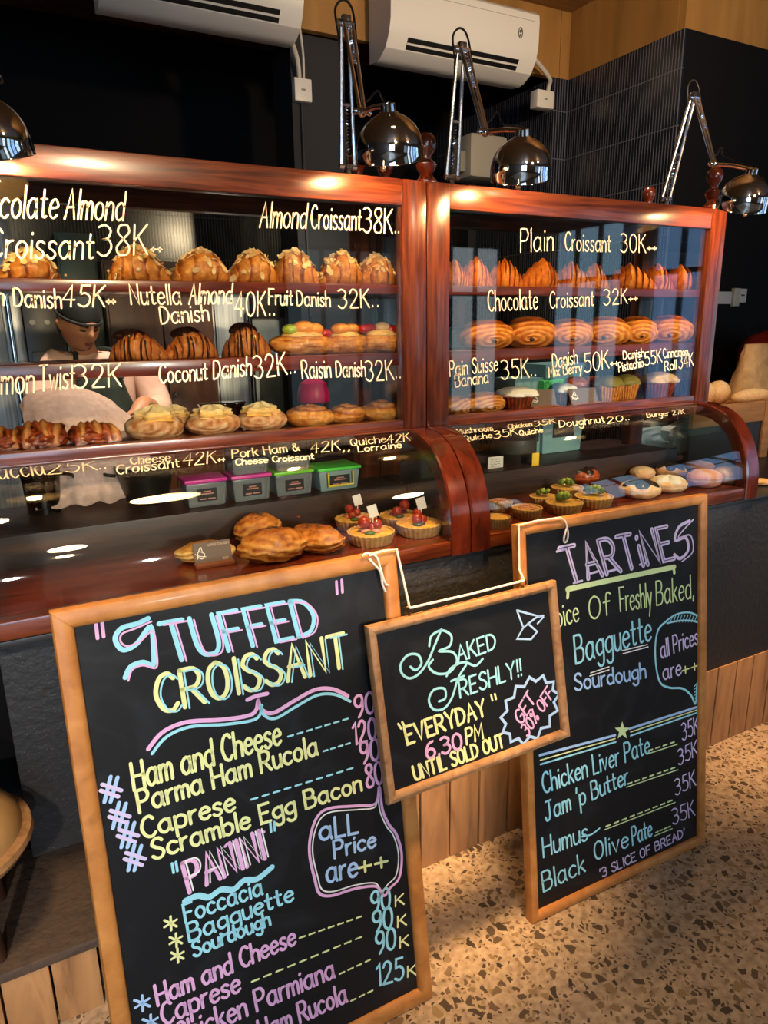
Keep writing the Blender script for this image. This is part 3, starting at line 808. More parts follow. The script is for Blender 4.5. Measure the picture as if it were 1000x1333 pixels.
# ------------------------------------------------------------------ chalkboards
def chalk(name, col): return plain('chalk_' + name, col, 0.85, spec=0.1)
CY, PK, YE, BL, LV, WH, GR = chalk('cyan', '9cdff2'), chalk('pink', 'e4b4e4'), chalk('yellow', 'e6eeac'), chalk('blue', 'a6ccf8'), chalk('lavender', 'cec6f0'), chalk('white', 'e8eef0'), chalk('green', 'cfe8b0')
def rotated(yaw, lean, roll=0.0):
    u = Vector((math.cos(yaw), math.sin(yaw), 0)); n = Vector((-math.sin(yaw), math.cos(yaw), 0))
    v = Vector((0, 0, 1)) * math.cos(lean) + n * math.sin(lean)
    return u * math.cos(roll) + v * math.sin(roll), v * math.cos(roll) - u * math.sin(roll)
def board(name, o, yaw, lean, roll, W, H, fw, wood, label, legs=True, th=0.026):
    u, v = rotated(yaw, lean, roll); n = u.cross(v); o = Vector(o)
    t = thing(name, o + u * W / 2, label, 'chalkboard')
    P = lambda a, b, c: o + u * a + v * b + n * c
    prof = [(0, -th), (0, -0.006), (0.003, -0.001), (0.010, 0.001), (fw - 0.010, 0.001), (fw - 0.003, -0.003), (fw, -0.009), (fw, -th)]
    for nm, (a, b) in (('frame_rail', ((0, 0), (W, 0))), ('frame_stile', ((W, 0), (W, H))), ('frame_rail', ((W, H), (0, H))), ('frame_stile', ((0, H), (0, 0)))):
        d = Vector((b[0] - a[0], b[1] - a[1], 0)); L = d.length; d /= L; inn = Vector((-d.y, d.x, 0))
        mb = MB(); rows = []
        for s, e in ((0, 1), (L, -1)):
            rows.append([P(*(Vector((a[0], a[1], 0)) + d * (s + e * (q + 0.0002)) + inn * q).xy, c) for q, c in prof])
        vs = mb.grid(rows, closed=True); mb.face(vs[0]); mb.face(vs[1][::-1])
        mb.build(nm, wood, t)
    sl_ = MB().hexa([P(a, b, c) for c in (-th + 0.004, -0.012) for a, b in ((fw - 0.004, fw - 0.004), (W - fw + 0.004, fw - 0.004), (W - fw + 0.004, H - fw + 0.004), (fw - 0.004, H - fw + 0.004))]).build('slate', slate, t, smooth=False)
    if legs:
        # rear prop: two struts hinged under the top rail
        top = P(0, H * 0.93, -th)
        for a in (0.30, W - 0.08):
            p = P(a, H * 0.9, -th - 0.012); q = Vector((p.x, p.y + 0.155, 0.0))
            mb = MB(); k = u * 0.016; j = Vector((0, 0.009, 0))
            mb.hexa([q - k - j, q + k - j, q + k + j, q - k + j, p - k - j, p + k - j, p + k + j, p - k + j], 0.002)
            mb.build('rear_leg', wood, t)
    return t, Plane(o, u, v, -0.012 + 0.0009), P, sl_
bl_t, SL, PL, bl = board('chalkboard', (0.010, 1.075, 0.0), 0.002, 0.146, 0, 0.67, 1.057, 0.035, oak_u, 'large standing chalkboard headed Stuffed Croissant in a honey wood frame')
br_t, SR, PR, br_ = board('chalkboard', (1.010, 1.125, 0.0), -0.027, 0.113, 0, 0.646, 1.053, 0.027, oak_u, 'standing chalkboard headed Tartinez in a honey wood frame on the right')
bs_t, SS, PS, bs = board('chalkboard', (0.588, 1.110, 0.528), -0.007, 0.184, 0.016, 0.502, 0.388, 0.022, oak_pale, 'small chalkboard reading Baked Freshly hung by string between the two large boards', legs=False, th=0.018)

T = lambda S, t: (lambda txt, p0, p1, pt, mat, w=None, **k: write(S, t, txt, p0, p1, pt, mat, w, **k))
A = T(SL, bl)
# STUFFED: a big curled S, then the rest in double line
thin = 0.0035
stroke(SL, bl, [[(193, 805), (178, 812), (158, 818), (150, 832), (160, 846), (178, 838), (196, 816), (200, 848), (199, 866), (186, 862), (170, 868), (163, 882)]], CY, 0.009)
stroke(SL, bl, [[(197, 809), (176, 818), (159, 825), (157, 835), (166, 841), (182, 835), (199, 822), (204, 850), (203, 869), (186, 866), (172, 872), (167, 886)]], PK, thin, lift=0.0004)
A('TUFFED', (222, 862), (414, 824), (207, 812), CY, 0.009, shadow=(PK, 0.008, -0.004, thin))
A('CROISSANT', (207, 929), (452, 867), (199, 881), YE, 0.0085, shadow=(CY, 0.008, -0.004, thin))
stroke(SL, bl, [[(125, 813), (127, 831)], [(133, 811), (135, 829)], [(438, 757), (439, 773)], [(445, 755), (446, 771)]], PK, 0.006, smooth=False)
BR = [(193, 975), (212, 953), (243, 940), (288, 937), (322, 932), (333, 925), (336, 912)]
BR2 = [(336, 912), (341, 924), (356, 928), (382, 913), (410, 898), (433, 897), (453, 906)]
sh = lambda p, dx, dy: [(a + dx, b + dy) for a, b in p]
stroke(SL, bl, [BR, BR2, [(322, 911), (334, 906), (348, 903)]], PK, 0.008)
stroke(SL, bl, [sh(BR, 5, 6), sh(BR2, 3, 7)], CY, 0.006, lift=0.0003)
A('Ham and Cheese', (175, 1029), (366, 968), (170, 994), YE, 0.0062)
A('Parma Ham Rucola', (182, 1058), (414, 982), (177, 1030), YE, 0.0062)
A('Caprese', (187, 1092), (306, 1054), (182, 1066), YE, 0.0062)
A('Scramble Egg Bacon', (200, 1119), (471, 1029), (195, 1094), YE, 0.0062)
A('90', (463, 935), (488, 927), (461, 907), PK, 0.006)
A('120', (460, 970), (490, 961), (458, 942), PK, 0.006)
A('90', (470, 995), (494, 988), (468, 967), PK, 0.006)
A('80', (478, 1026), (499, 1019), (475, 997), PK, 0.006)
dashes(SL, bl, (375, 959), (458, 934), CY, 7, 0.004); dashes(SL, bl, (421, 978), (460, 966), CY, 4, 0.004); dashes(SL, bl, (327, 1041), (465, 998), CY, 10, 0.004)
for i, (x, y) in enumerate(((145, 1028), (156, 1062), (167, 1087), (176, 1117))):
    stroke(SL, bl, [[(x - 9, y + 16), (x - 1, y - 17)], [(x - 1, y + 16), (x + 8, y - 16)]], BL, 0.007, 'chalk_hash', smooth=False)
    stroke(SL, bl, [[(x - 12, y - 7), (x + 13, y + 1)], [(x - 14, y + 1), (x + 9, y + 9)]], LV, 0.007, 'chalk_hash', smooth=False, lift=0.0003)
A('PANINI', (247, 1162), (345, 1118), (237, 1124), PK, 0.008, shadow=(WH, 0.007, 0.002, 0.003))
stroke(SL, bl, [[(293, 1102), (297, 1098), (303, 1099)], [(333, 1086), (337, 1082), (344, 1083)]], PK, 0.005)
stroke(SL, bl, [[(224, 1124), (226, 1136)], [(229, 1122), (231, 1134)], [(352, 1071), (353, 1083)], [(357, 1070), (358, 1081)]], CY, 0.005, smooth=False)
stroke(SL, bl, [[(241, 1173), (258, 1166), (272, 1168), (288, 1158), (304, 1158), (318, 1146), (335, 1144), (354, 1129)]], CY, 0.012)
A('Foccacia', (242, 1201), (342, 1164), (238, 1178), CY, 0.0055)
A('Bagguette', (247, 1226), (382, 1172), (243, 1203), CY, 0.0055)
A('Sourdough', (253, 1246), (352, 1204), (249, 1227), CY, 0.0055)
for x, y in ((222, 1202), (229, 1224), (231, 1244)):
    stroke(SL, bl, [[(x - 8, y - 4), (x + 8, y + 4)], [(x - 8, y + 5), (x + 8, y - 5)], [(x, y - 9), (x + 1, y + 9)]], YE, 0.0045, 'chalk_asterisk', smooth=False)
for x, y in ((185, 1306), (196, 1331)):
    stroke(SL, bl, [[(x - 10, y - 4), (x + 10, y + 4)], [(x - 9, y + 6), (x + 9, y - 6)], [(x, y - 10), (x + 1, y + 10)]], BL, 0.005, 'chalk_asterisk', smooth=False)
BOX = [(430, 1052), (414, 1062), (405, 1085), (403, 1112), (410, 1145), (416, 1163), (432, 1166), (462, 1157), (490, 1154), (500, 1166), (508, 1156), (520, 1142), (523, 1112), (516, 1086), (507, 1074), (498, 1054), (494, 1024), (489, 1046), (464, 1049)]
stroke(SL, bl, [BOX], PK, 0.006, 'chalk_bubble', closed=True)
cx, cy = 463, 1105
stroke(SL, bl, [[(cx + (a - cx) * 0.93, cy + (b - cy) * (0.91 if b > 1040 else 0.8)) for a, b in BOX]], WH, 0.003, 'chalk_bubble', closed=True)
A('aLL', (417, 1094), (466, 1084), (415, 1068), BL, 0.0065); A('Price', (436, 1117), (489, 1102), (434, 1095), BL, 0.006); A('are', (426, 1149), (465, 1140), (424, 1120), BL, 0.0065)
A('++', (469, 1140), (505, 1131), (467, 1114), YE, 0.006)
for (x0, y0, x1, y1, s, kx, ky) in ((484, 1190, 508, 1182, '90', 515, 1180), (486, 1215, 511, 1207, '90', 518, 1207), (490, 1243, 515, 1234, '90', 521, 1234), (490, 1284, 525, 1274, '125', 531, 1272)):
    A(s, (x0, y0), (x1, y1), (x0 - 1, y0 - 28), CY, 0.006); A('K', (kx, ky), (kx + 11, ky - 3), (kx, ky - 14), YE, 0.004)
A('Ham and Cheese', (206, 1309), (385, 1229), (201, 1283), PK, 0.006)
A('Caprese', (213, 1335), (313, 1290), (208, 1308), PK, 0.006)
A('Chicken Parmiana', (232, 1362), (436, 1272), (226, 1334), PK, 0.006)
A('Parma Ham Rucola', (262, 1391), (452, 1304), (256, 1364), PK, 0.006)
dashes(SL, bl, (390, 1221), (476, 1191), YE, 7, 0.004); dashes(SL, bl, (328, 1278), (477, 1217), YE, 10, 0.004); dashes(SL, bl, (442, 1268), (487, 1247), YE, 4, 0.004); dashes(SL, bl, (457, 1303), (490, 1287), YE, 3, 0.004)

A = T(SS, bs)
g = lambda *p: [(460 + a / 3.3333, 700 + b / 3.3333) for a, b in p]
stroke(SS, bs, [g((382, 398), (352, 470), (322, 540), (285, 590), (245, 610), (212, 590), (206, 550), (236, 510), (280, 508), (296, 545), (272, 574), (248, 560)),
                g((330, 470), (340, 425), (385, 402), (425, 425), (418, 470), (372, 492), (430, 496), (450, 535), (420, 582), (365, 590), (328, 560), (345, 530))], CY, 0.0055)
A('AKED', (597, 862), (646, 844), (594, 841), CY, 0.005)
stroke(SS, bs, [g((405, 600), (425, 565), (480, 540), (530, 555), (562, 525)), g((490, 552), (455, 610), (430, 690), (395, 740), (350, 745), (328, 705), (350, 660), (395, 655), (400, 695), (372, 710)), g((425, 622), (480, 600))], CY, 0.0055)
A('RESHLY!!', (599.5, 908), (679, 879), (597, 886), CY, 0.005)
A('EVERYDAY', (531, 969), (633, 931), (526, 947), YE, 0.0065)
stroke(SS, bs, [g((195, 808), (208, 828)), g((212, 800), (225, 822)), g((598, 682), (604, 706)), g((614, 678), (620, 700))], YE, 0.005, smooth=False)
A('6.30', (556, 988), (602, 974), (553, 967), PK, 0.006); A('PM', (608, 969), (629, 961), (606, 949), YE, 0.0055)
A('UNTIL SOLD OUT', (541, 1016), (657, 972), (537, 998), YE, 0.006)
BU = []
for k in range(26):
    a = 2 * PI * k / 26; r = 1.0 if k % 2 else 0.82
    BU.append((690 + 38 * r * math.cos(a) - 4 * math.sin(a), 924 + 44 * r * math.sin(a) - 10 * math.cos(a)))
stroke(SS, bs, [BU], BL, 0.007, 'chalk_burst', smooth=False, closed=True)
A('GET', (679, 944), (697, 912), (669, 931), PK, 0.005); A('30% OFF', (687, 959), (721, 905), (678, 947), PK, 0.0045)
stroke(SS, bs, [g((710, 315), (738, 390), (795, 345), (825, 338)), g((710, 315), (770, 332), (825, 345), (800, 372)), g((738, 390), (710, 440), (772, 440), (798, 408), (758, 372))], BL, 0.005, 'chalk_emblem', smooth=False)

A = T(SR, br_)
A('TARTiNE', (741, 759), (878, 727), (728, 714), LV, 0.0125, shadow=(slate, 0.0, 0.0, 0.0022))
stroke(SR, br_, [[(898, 678), (884, 686), (879, 703), (893, 700), (896, 716), (886, 727), (878, 722)]], LV, 0.009); stroke(SR, br_, [[(903, 676), (888, 692), (884, 700), (899, 697), (902, 718), (888, 731)]], LV, 0.004)
for x, y in ((730, 716), (752, 757), (772, 745), (797, 742), (838, 733)): stroke(SR, br_, [[(x - 5, y + 2), (x + 6, y - 1)]], LV, 0.006, smooth=False)
stroke(SR, br_, [[(739, 767), (878, 738)]], GR, 0.014, 'chalk_underline', smooth=False); stroke(SR, br_, [[(740, 766), (739, 778)], [(877, 737), (878, 746)]], GR, 0.009, 'chalk_underline', smooth=False)
A('Choice', (706, 823), (754, 808), (702, 794), GR, 0.0045); A('Of', (768, 807), (796, 799), (766, 778), GR, 0.0045); A('Freshly', (808, 796), (849, 789), (806, 765), GR, 0.0045); A('Baked,', (855, 788), (903, 778), (854, 757), GR, 0.0045)
A('Bagguette', (750, 864), (848, 833), (747, 828), CY, 0.006); A('Sourdough', (749, 899), (841, 882), (747, 878), BL, 0.006)
stroke(SR, br_, [[(811, 851), (844, 842)], [(810, 847), (843, 839)], [(768, 880), (793, 872)], [(769, 876), (793, 868)]], WH, 0.003, 'chalk_underline', smooth=False)
c = lambda *p: [(660 + a / 3.5714, 640 + b / 3.5714) for a, b in p]
stroke(SR, br_, [c((745, 600), (705, 640), (690, 720), (695, 820), (715, 890), (760, 912), (815, 915), (855, 945), (877, 985), (884, 900), (900, 840), (905, 720), (900, 610))], CY, 0.006, 'chalk_bubble')
stroke(SR, br_, [c((742, 600), (790, 570), (850, 562), (900, 585)), c((745, 612), (800, 600), (860, 600), (902, 612))], CY, 0.005, 'chalk_bubble')
stroke(SR, br_, [c((760 + 14 * k, 606), (772 + 14 * k, 574)) for k in range(9)] + [c((872, 975 - 14 * k), (896, 965 - 18 * k)) for k in range(6)], CY, 0.0025, 'chalk_bubble', smooth=False)
A('all Prices', (861, 857), (909, 838), (859, 834), LV, 0.0048); A('are', (864, 885), (887, 878), (862, 864), LV, 0.005); A('++', (889, 880), (909, 873), (888, 863), YE, 0.0045)
d = lambda *p: [(670 + a / 3.7037, 900 + b / 3.7037) for a, b in p]
stroke(SR, br_, [d((122, 308), (485, 212)), d((555, 180), (890, 72))], BL, 0.007, smooth=False)
stroke(SR, br_, [d((124, 332), (485, 228)), d((560, 196), (890, 86))], YE, 0.0035, smooth=False); stroke(SR, br_, [d((126, 352), (488, 244)), d((560, 214), (888, 100))], CY, 0.005, smooth=False)
star = []
for k in range(10):
    a = -PI / 2 + PI * k / 5; r = 40 if k % 2 == 0 else 17
    star.append((519 + r * math.cos(a) * 0.95, 190 + r * math.sin(a) * 1.15))
mb = MB(); q = [SR.hit(*p) for p in d(*star)]
mb.face([mb.v(SR.pos(p.x, p.y, 0.0004)) for p in q][::-1]); mb.build('chalk_star', GR, br_, smooth=False)
A('Chicken Liver Pate', (708, 1033), (846, 980), (705, 1007), CY, 0.0055); A("Jam 'p Butter", (711, 1069), (818, 1020), (708, 1045), CY, 0.0055)
A('Humus', (708, 1116), (765, 1093), (706, 1091), CY, 0.0055); stroke(SR, br_, [d((325, 700), (370, 690), (410, 660))], CY, 0.005)
A('Black', (708, 1161), (762, 1134), (705, 1136), CY, 0.0055); A('Olive', (775, 1120), (818, 1102), (773, 1097), CY, 0.0055); A('Pate', (824, 1100), (849, 1088), (822, 1077), CY, 0.0055)
for p0, p1, n in (((640, 302), (785, 255), 4), ((540, 462), (788, 378), 7), ((435, 667), (775, 535), 9), ((675, 697), (760, 662), 4)):
    stroke(SR, br_, [d(p0, p1)], GR, 0.003, smooth=False)
    dashes(SR, br_, d((p0[0] + 6, p0[1] - 16))[0], d((p1[0], p1[1] - 16))[0], GR, n, 0.0045)
for p0, p1, pt in (((810, 238), (890, 196), (804, 158)), ((792, 357), (884, 305), (786, 284)), ((776, 503), (874, 452), (770, 428)), ((765, 643), (870, 596), (757, 570))):
    A('35K', d(p0)[0], d(p1)[0], d(pt)[0], LV, 0.0042)
A("'3 SLICE OF BREAD'", d((415, 900))[0], d((822, 700))[0], d((408, 858))[0], LV, 0.0042)

# the small board hangs on a string looped over both tall boards
ey = []
for i, (px, py) in enumerate(((532, 797), (680, 758))):
    q = SS.hit(px, py); top = PS(q.x, 0.388, -0.009); c0 = top + Vector((0, 0, 0.012))
    ring = [c0 + Vector((0.009 * math.cos(a), 0.002, 0.009 * math.sin(a))) for a in [2 * PI * k / 16 for k in range(17)]]
    mb = MB(); mb.tube(ring, 0.0016, 6, caps=False); mb.tube([top - Vector((0, 0, 0.004)), top + Vector((0, 0, 0.004))], 0.0018, 6)
    mb.build('screw_eye', plain('brass_eye', '8a6a3a', 0.35, 1.0), bs_t); ey.append(c0 + Vector((0, -0.001, 0.006)))
lk = PL(0.600, 1.057, 0.004); lc = PL(0.668, 1.059, 0.003)
rc = PR(0.000, 1.055, 0.003); rt = PR(0.125, 1.056, 0.003)
st = thing('hanging_string', (lk + rt) / 2, 'white string looped over both tall chalkboards carrying the small one', 'string')
mb = MB()
mb.tube([lk, PL(0.635, 1.0605, 0.002), lc, ey[0]], 0.0028, 8); mb.tube([ey[0], (ey[0] + ey[1]) / 2 - Vector((0, 0, 0.002)), ey[1]], 0.0028, 8)
mb.tube([ey[1], PR(-0.003, 0.95, 0.003), rc, PR(0.06, 1.0575, 0.0), rt], 0.0028, 8)
mb.build('cord', string_m, st)
mb = MB()
mb.tube(cr([PL(0.585, 1.058, 0.004), PL(0.598, 1.062, 0.004), PL(0.617, 1.052, 0.006), PL(0.624, 1.028, 0.006), PL(0.633, 0.994, 0.004), PL(0.643, 0.985, -0.002)], 5), 0.0024, 7)
mb.tube(cr([PL(0.600, 1.050, 0.007), PL(0.612, 1.035, 0.006), PL(0.624, 1.018, 0.006), PL(0.628, 0.990, 0.002), PL(0.636, 0.972, -0.002)], 5), 0.0026, 7)
mb.build('bow', string_m, st)
mb = MB()
mb.tube(cr([rt, PR(0.137, 1.045, 0.006), PR(0.146, 1.015, 0.004), PR(0.147, 0.995, -0.002), PR(0.140, 0.992, -0.003), PR(0.135, 1.005, 0.002), PR(0.142, 1.03, 0.005)], 5), 0.0024, 7)
mb.build('loop', string_m, st)

# ------------------------------------------------------------------ lamps, air conditioners, fittings
bulb_m = emissive('lamp_bulb', (1.0, 0.60, 0.26, 1), BULB)
shade_in = plain('shade_inside', 'f0e2c0', 0.5)
def frame_to(d, up=Vector((0, 1, 0))):
    z = d.normalized(); x = up.cross(z).normalized(); yv = z.cross(x)
    return Matrix((x, yv, z)).transposed().to_4x4()
def rods(a, b, w, r, t, name, cross=0.45):
    mb = MB(); k = Vector((w / 2, 0, 0))
    mb.tube([a - k, b - k * 0.5], r, 8); mb.tube([a + k, b + k * 0.5], r, 8)
    p = a.lerp(b, cross); mb.tube([p - k, p + k], r * 0.8, 8)
    for p, kk in ((a, 1.3), (b, .9)): mb.tube([p - k * kk, p + k * kk], r * 1.3, 8)
    arm = mb.build(name, satin, t)
    mb = MB(); q = a.lerp(b, 0.06); e = p = a.lerp(b, cross); n = 60; L = (e - q); dx = L.normalized().orthogonal().normalized(); dy = L.normalized().cross(dx)
    mb.tube([q + L * (i / n) + (dx * math.cos(i * 1.6) + dy * math.sin(i * 1.6)) * 0.004 for i in range(n + 1)], 0.0011, 5); mb.build('spring', chrome, arm)
def lamp(base, elbow, joint, centre, axis, label, R=0.075):
    base, elbow, joint, centre = map(Vector, (base, elbow, joint, centre)); ax = Vector(axis).normalized()
    t = thing('desk_lamp', base, label, 'lamp', 'chrome lamps clamped on the case tops')
    mb = MB(); mb.lathe([(0.022, 0), (0.022, 0.006), (0.010, 0.009), (0.010, 0.022), (0.013, 0.024), (0.013, 0.030), (0, 0.031)], 20, Matrix.Translation(base)); mb.build('clamp_base', chrome, t)
    rods(base + Vector((0, 0, 0.03)), elbow, 0.036, 0.0050, t, 'lower_arm')
    rods(elbow + Vector((0.004, -0.01, 0.0)), joint, 0.022, 0.0046, t, 'upper_arm')
    mb = MB(); mb.tube([elbow - Vector((0.022, 0.004, 0)), elbow + Vector((0.022, -0.004, 0))], 0.008, 12)
    mb.box(elbow - Vector((0.010, 0.012, 0.008)), elbow + Vector((0.012, 0.006, 0.018)), 0.003); mb.build('elbow_joint', chrome, t)
    top = centre - ax * (R + 0.012)
    mb = MB(); mb.tube([joint, joint.lerp(top, 0.5) + Vector((0, 0, 0.004)), top], 0.006, 10); mb.ball(joint, 0.011, 12)
    sd = Vector((0.017, 0.0, 0)); mb.tube([joint - sd, joint + sd], 0.0055, 10); mb.ball(joint - sd, 0.008, 8); mb.ball(joint + sd, 0.007, 8)
    mb.build('head_joint', chrome, t)
    M = Matrix.Translation(centre) @ frame_to(-ax)
    prof = [(0, R + 0.016), (0.016, R + 0.016), (0.017, R + 0.002)]
    for k in range(3, 15): a = PI / 2 * (1 - k / 14); prof.append((R * math.cos(a), R * math.sin(a)))
    prof += [(R * 1.0, -0.018), (R * 1.01, -0.020)]
    inn = [(r * 0.97, z - 0.001) for r, z in prof[3:-1]]
    mb = MB(); mb.lathe(prof + [(R * 0.985, -0.0205)], 40, M)
    for f in list(mb.bm.faces):
        if len(f.verts) > 8: mb.bm.faces.remove(f)
    shd = mb.build('shade', chrome, t)
    mb = MB(); mb.lathe([(R * 0.985, -0.0205)] + [(r * 0.975, z) for r, z in prof[3:-1][::-1]] + [(0.0, R * 0.975)], 40, M)
    for f in list(mb.bm.faces):
        if len(f.verts) > 8: mb.bm.faces.remove(f)
    mb.build('shade_lining', shade_in, shd)
    mb = MB(); mb.ball(centre + ax * 0.0, 0.021, 16); mb.build('bulb', bulb_m, shd)
    mb = MB(); mb.tube([centre - ax * 0.05, centre - ax * 0.018], 0.012, 12); mb.build('socket', black_pl, shd)
    side = ax.cross(Vector((0, 1, 0))).normalized()
    if side.x > 0: side = -side
    p = centre + side * R * 0.62 + Vector((0, -R * 0.72, 0)) + ax * 0.012
    q = p + ax * 0.03 + Vector((-0.006, -0.004, 0))
    mb = MB(); mb.tube([p, q], 0.0028, 8); mb.ball(q, 0.0062, 10); mb.build('shade_handle', plain('brass_knob', 'd9b48a', 0.25, 1.0), shd)
    mb = MB()
    mb.tube(cr([elbow + Vector((-0.018, 0, -0.02)), elbow + Vector((-0.022, 0.004, 0.03)), elbow + Vector((0, 0.004, 0.052)), elbow + Vector((0.022, 0, 0.03)), elbow.lerp(joint, 0.35) + Vector((0.02, 0.004, 0.0)), elbow.lerp(joint, 0.9) + Vector((0.014, 0.008, 0.01)), joint + Vector((0.05, 0.02, 0.055)), joint + Vector((0.068, 0.02, 0.03)), top + Vector((0.012, 0.014, 0.012)), top], 6), 0.0028, 7)
    mb.tube(cr([elbow + Vector((-0.018, 0, -0.02)), elbow.lerp(base, 0.5) + Vector((0, 0.012, 0)), base + Vector((0.01, 0.02, 0.04)), base + Vector((0.02, 0.05, 0.006)), base + Vector((0.03, 0.16, 0.004))], 6), 0.0026, 7)
    mb.build('power_cord', cord_m, t)
    return t
YB, YS = 1.72, 1.50
def lp(bpx, epx, jpx, cpx, axis, label, ys=YS, ye=1.70, yj=1.58):
    b = atY(*bpx, YB); b.z = 1.862
    lamp(b, atY(*epx, ye), atY(*jpx, yj), atY(*cpx, ys), axis, label)
lp((453, 215), (449, 32), (472, 146), (508, 196), (0.22, 0.30, -1), 'chrome desk lamp over the left case near its right end')
lp((588, 240), (600, 66), (632, 172), (678, 222), (0.22, 0.30, -1), 'chrome desk lamp over the left end of the right case in front of white unit')
lp((866, 268), (902, 128), (930, 214), (968, 262), (0.18, 0.36, -1), 'chrome desk lamp over the far right end of the right case')
lp((-60, 190), (-70, 10), (-50, 120), (-18, 186), (0.15, 0.32, -1), 'chrome desk lamp cut off by the left edge of the photo')

def aircon(x0, x1, zt, zb, y, label):
    t = thing('air_conditioner', ((x0 + x1) / 2, 3.30, zb), label, 'air conditioner')
    h = zt - zb
    prof = [(3.295, zt), (y + 0.03, zt), (y + 0.004, zt - 0.02), (y, zt - 0.05), (y + 0.004, zb + 0.45 * h), (y + 0.02, zb + 0.28 * h), (y + 0.055, zb + 0.11 * h), (y + 0.11, zb + 0.02 * h), (y + 0.15, zb), (3.295, zb + 0.01)]
    MB().prism([Vector((x0, a, b)) for a, b in prof], (x1 - x0, 0, 0)).build('casing', white_pl, t, angle=28)
    e = 0.10
    def strip(a0, b0, k0, k1, name, mat, out=0.003, z=0):
        # a strip on the lower front slope between the two profile points
        p, q = Vector((0, *prof[5])), Vector((0, *prof[6]))
        a, b = p.lerp(q, k0), p.lerp(q, k1); n = Vector((0, -(p.z - q.z), -(q.y - p.y))).normalized()
        A_, B_ = a + n * out, b + n * out
        pts = [Vector((a0, *B_.yz)), Vector((b0, *B_.yz)), Vector((b0, *A_.yz)), Vector((a0, *A_.yz))]
        MB().prism(pts, -n * 0.006).build(name, mat, t, smooth=False)
    strip(x0 + e, x1 - e, 0.12, 0.92, 'air_slot', black_pl, 0.001)
    strip(x0 + e, x1 - e, 0.45, 0.58, 'louvre', white_pl, 0.006)
    MB().box((x0 + 0.05, y - 0.001, zt - 0.052 * 1), (x1 - 0.03, y + 0.0, zt - 0.0505)).build('panel_line', plain('seam_grey', '8a867e', 0.6), t, smooth=False)
    m2 = MB(); cx_ = x1 - 0.115; cz = zb + 0.62 * h
    ring = [(cx_ + 0.012 * math.cos(a), cz + 0.022 * math.sin(a)) for a in [2 * PI * k / 20 for k in range(21)]]
    m2.tube([Vector((a, y + 0.0005, b)) for a, b in ring], 0.0022, 6); m2.ball((cx_, y, cz + 0.006), 0.007, 8); m2.ball((cx_, y, cz - 0.01), 0.005, 8)
    m2.build('emblem', plain('emblem_grey', '5c5852', 0.5), t)
    return t
a0 = atY(507, 60, 3.10); a1 = atY(683, 100, 3.10)
ztop = atY(697, 18, 3.10).z
aircon(a0.x, atY(699, 40, 3.10).x, max(ztop, a0.z + 0.27), a1.z - 0.005, 3.08, 'white air conditioner on plywood above the two right hand lamps')
b1 = atY(395, 20, 3.10)
aircon(b1.x - 0.80, b1.x, b1.z + 0.22, b1.z - 0.07, 3.08, 'white air conditioner at the top left cut off by the photo edge')
def jbox(p, s, label, pipe):
    t = thing('junction_box', p, label, 'electrical box')
    MB().box((p.x - s[0] / 2, p.y - s[1], p.z - s[2] / 2), (p.x + s[0] / 2, p.y, p.z + s[2] / 2), 0.006).build('box', white_pl, t)
    MB().box((p.x - 0.01, p.y - s[1] - 0.001, p.z - 0.004), (p.x + 0.01, p.y - s[1] + 0.001, p.z + 0.004)).build('mark', plain('seam_grey', '8a867e'), t)
    mb = MB()
    for pts, r in pipe: mb.tube(cr(pts, 6), r, 10)
    mb.build('conduit', offwhite, t)
p = atY(391, 120, 3.36)
jbox(p, (0.085, 0.04, 0.095), 'white junction box hanging below the left air conditioner',
     [([p + Vector((-0.01, -0.02, 0.04)), p + Vector((-0.03, -0.05, 0.12)), p + Vector((-0.09, -0.1, 0.21)), p + Vector((-0.11, -0.1, 0.27))], 0.011), ([p + Vector((0.012, -0.02, 0.04)), p + Vector((0.0, -0.05, 0.14)), p + Vector((-0.03, -0.09, 0.25))], 0.006)])
c = MB(); c.tube([p + Vector((0.0, -0.012, -0.04)), p + Vector((0.0, -0.012, -1.0))], 0.006, 8)
tag(c.build('wall_cable', plain('grey_cable', '2e2e30', 0.5)), 'thin dark cable running down the column from the left junction box', 'cable')
p = atY(701, 133, 3.30)
jbox(p, (0.115, 0.06, 0.085), 'white junction box on tiles below the right air conditioner',
     [([p + Vector((0.035, -0.03, 0.04)), p + Vector((0.035, -0.04, 0.075)), p + Vector((0.02, -0.06, 0.10)), p + Vector((-0.06, -0.08, 0.14)), p + Vector((-0.14, -0.1, 0.17))], 0.012)])
# white wall unit seen behind the second lamp
p = atY(618, 236, 3.6)
t = thing('wall_speaker', p, 'off-white boxy unit behind the middle lamp above the case', 'wall unit')
w_ = 0.24; h_ = 0.20
MB().box((p.x - 0.10, 3.5, p.z), (p.x + 0.16, 3.7, p.z + h_ + 0.03), 0.03).build('housing', plain('aged_plastic', 'a8a294', 0.5), t)
MB().box((p.x + 0.0, 3.66, p.z - 0.5), (p.x + 0.06, 3.74, p.z + 0.05)).build('bracket', black_pl, t)
MB().box((p.x - 0.14, 3.54, p.z + 0.03), (p.x - 0.101, 3.68, p.z + 0.14), 0.012).build('side_grille', plain('aged_grey', '8c887c', 0.5), t)

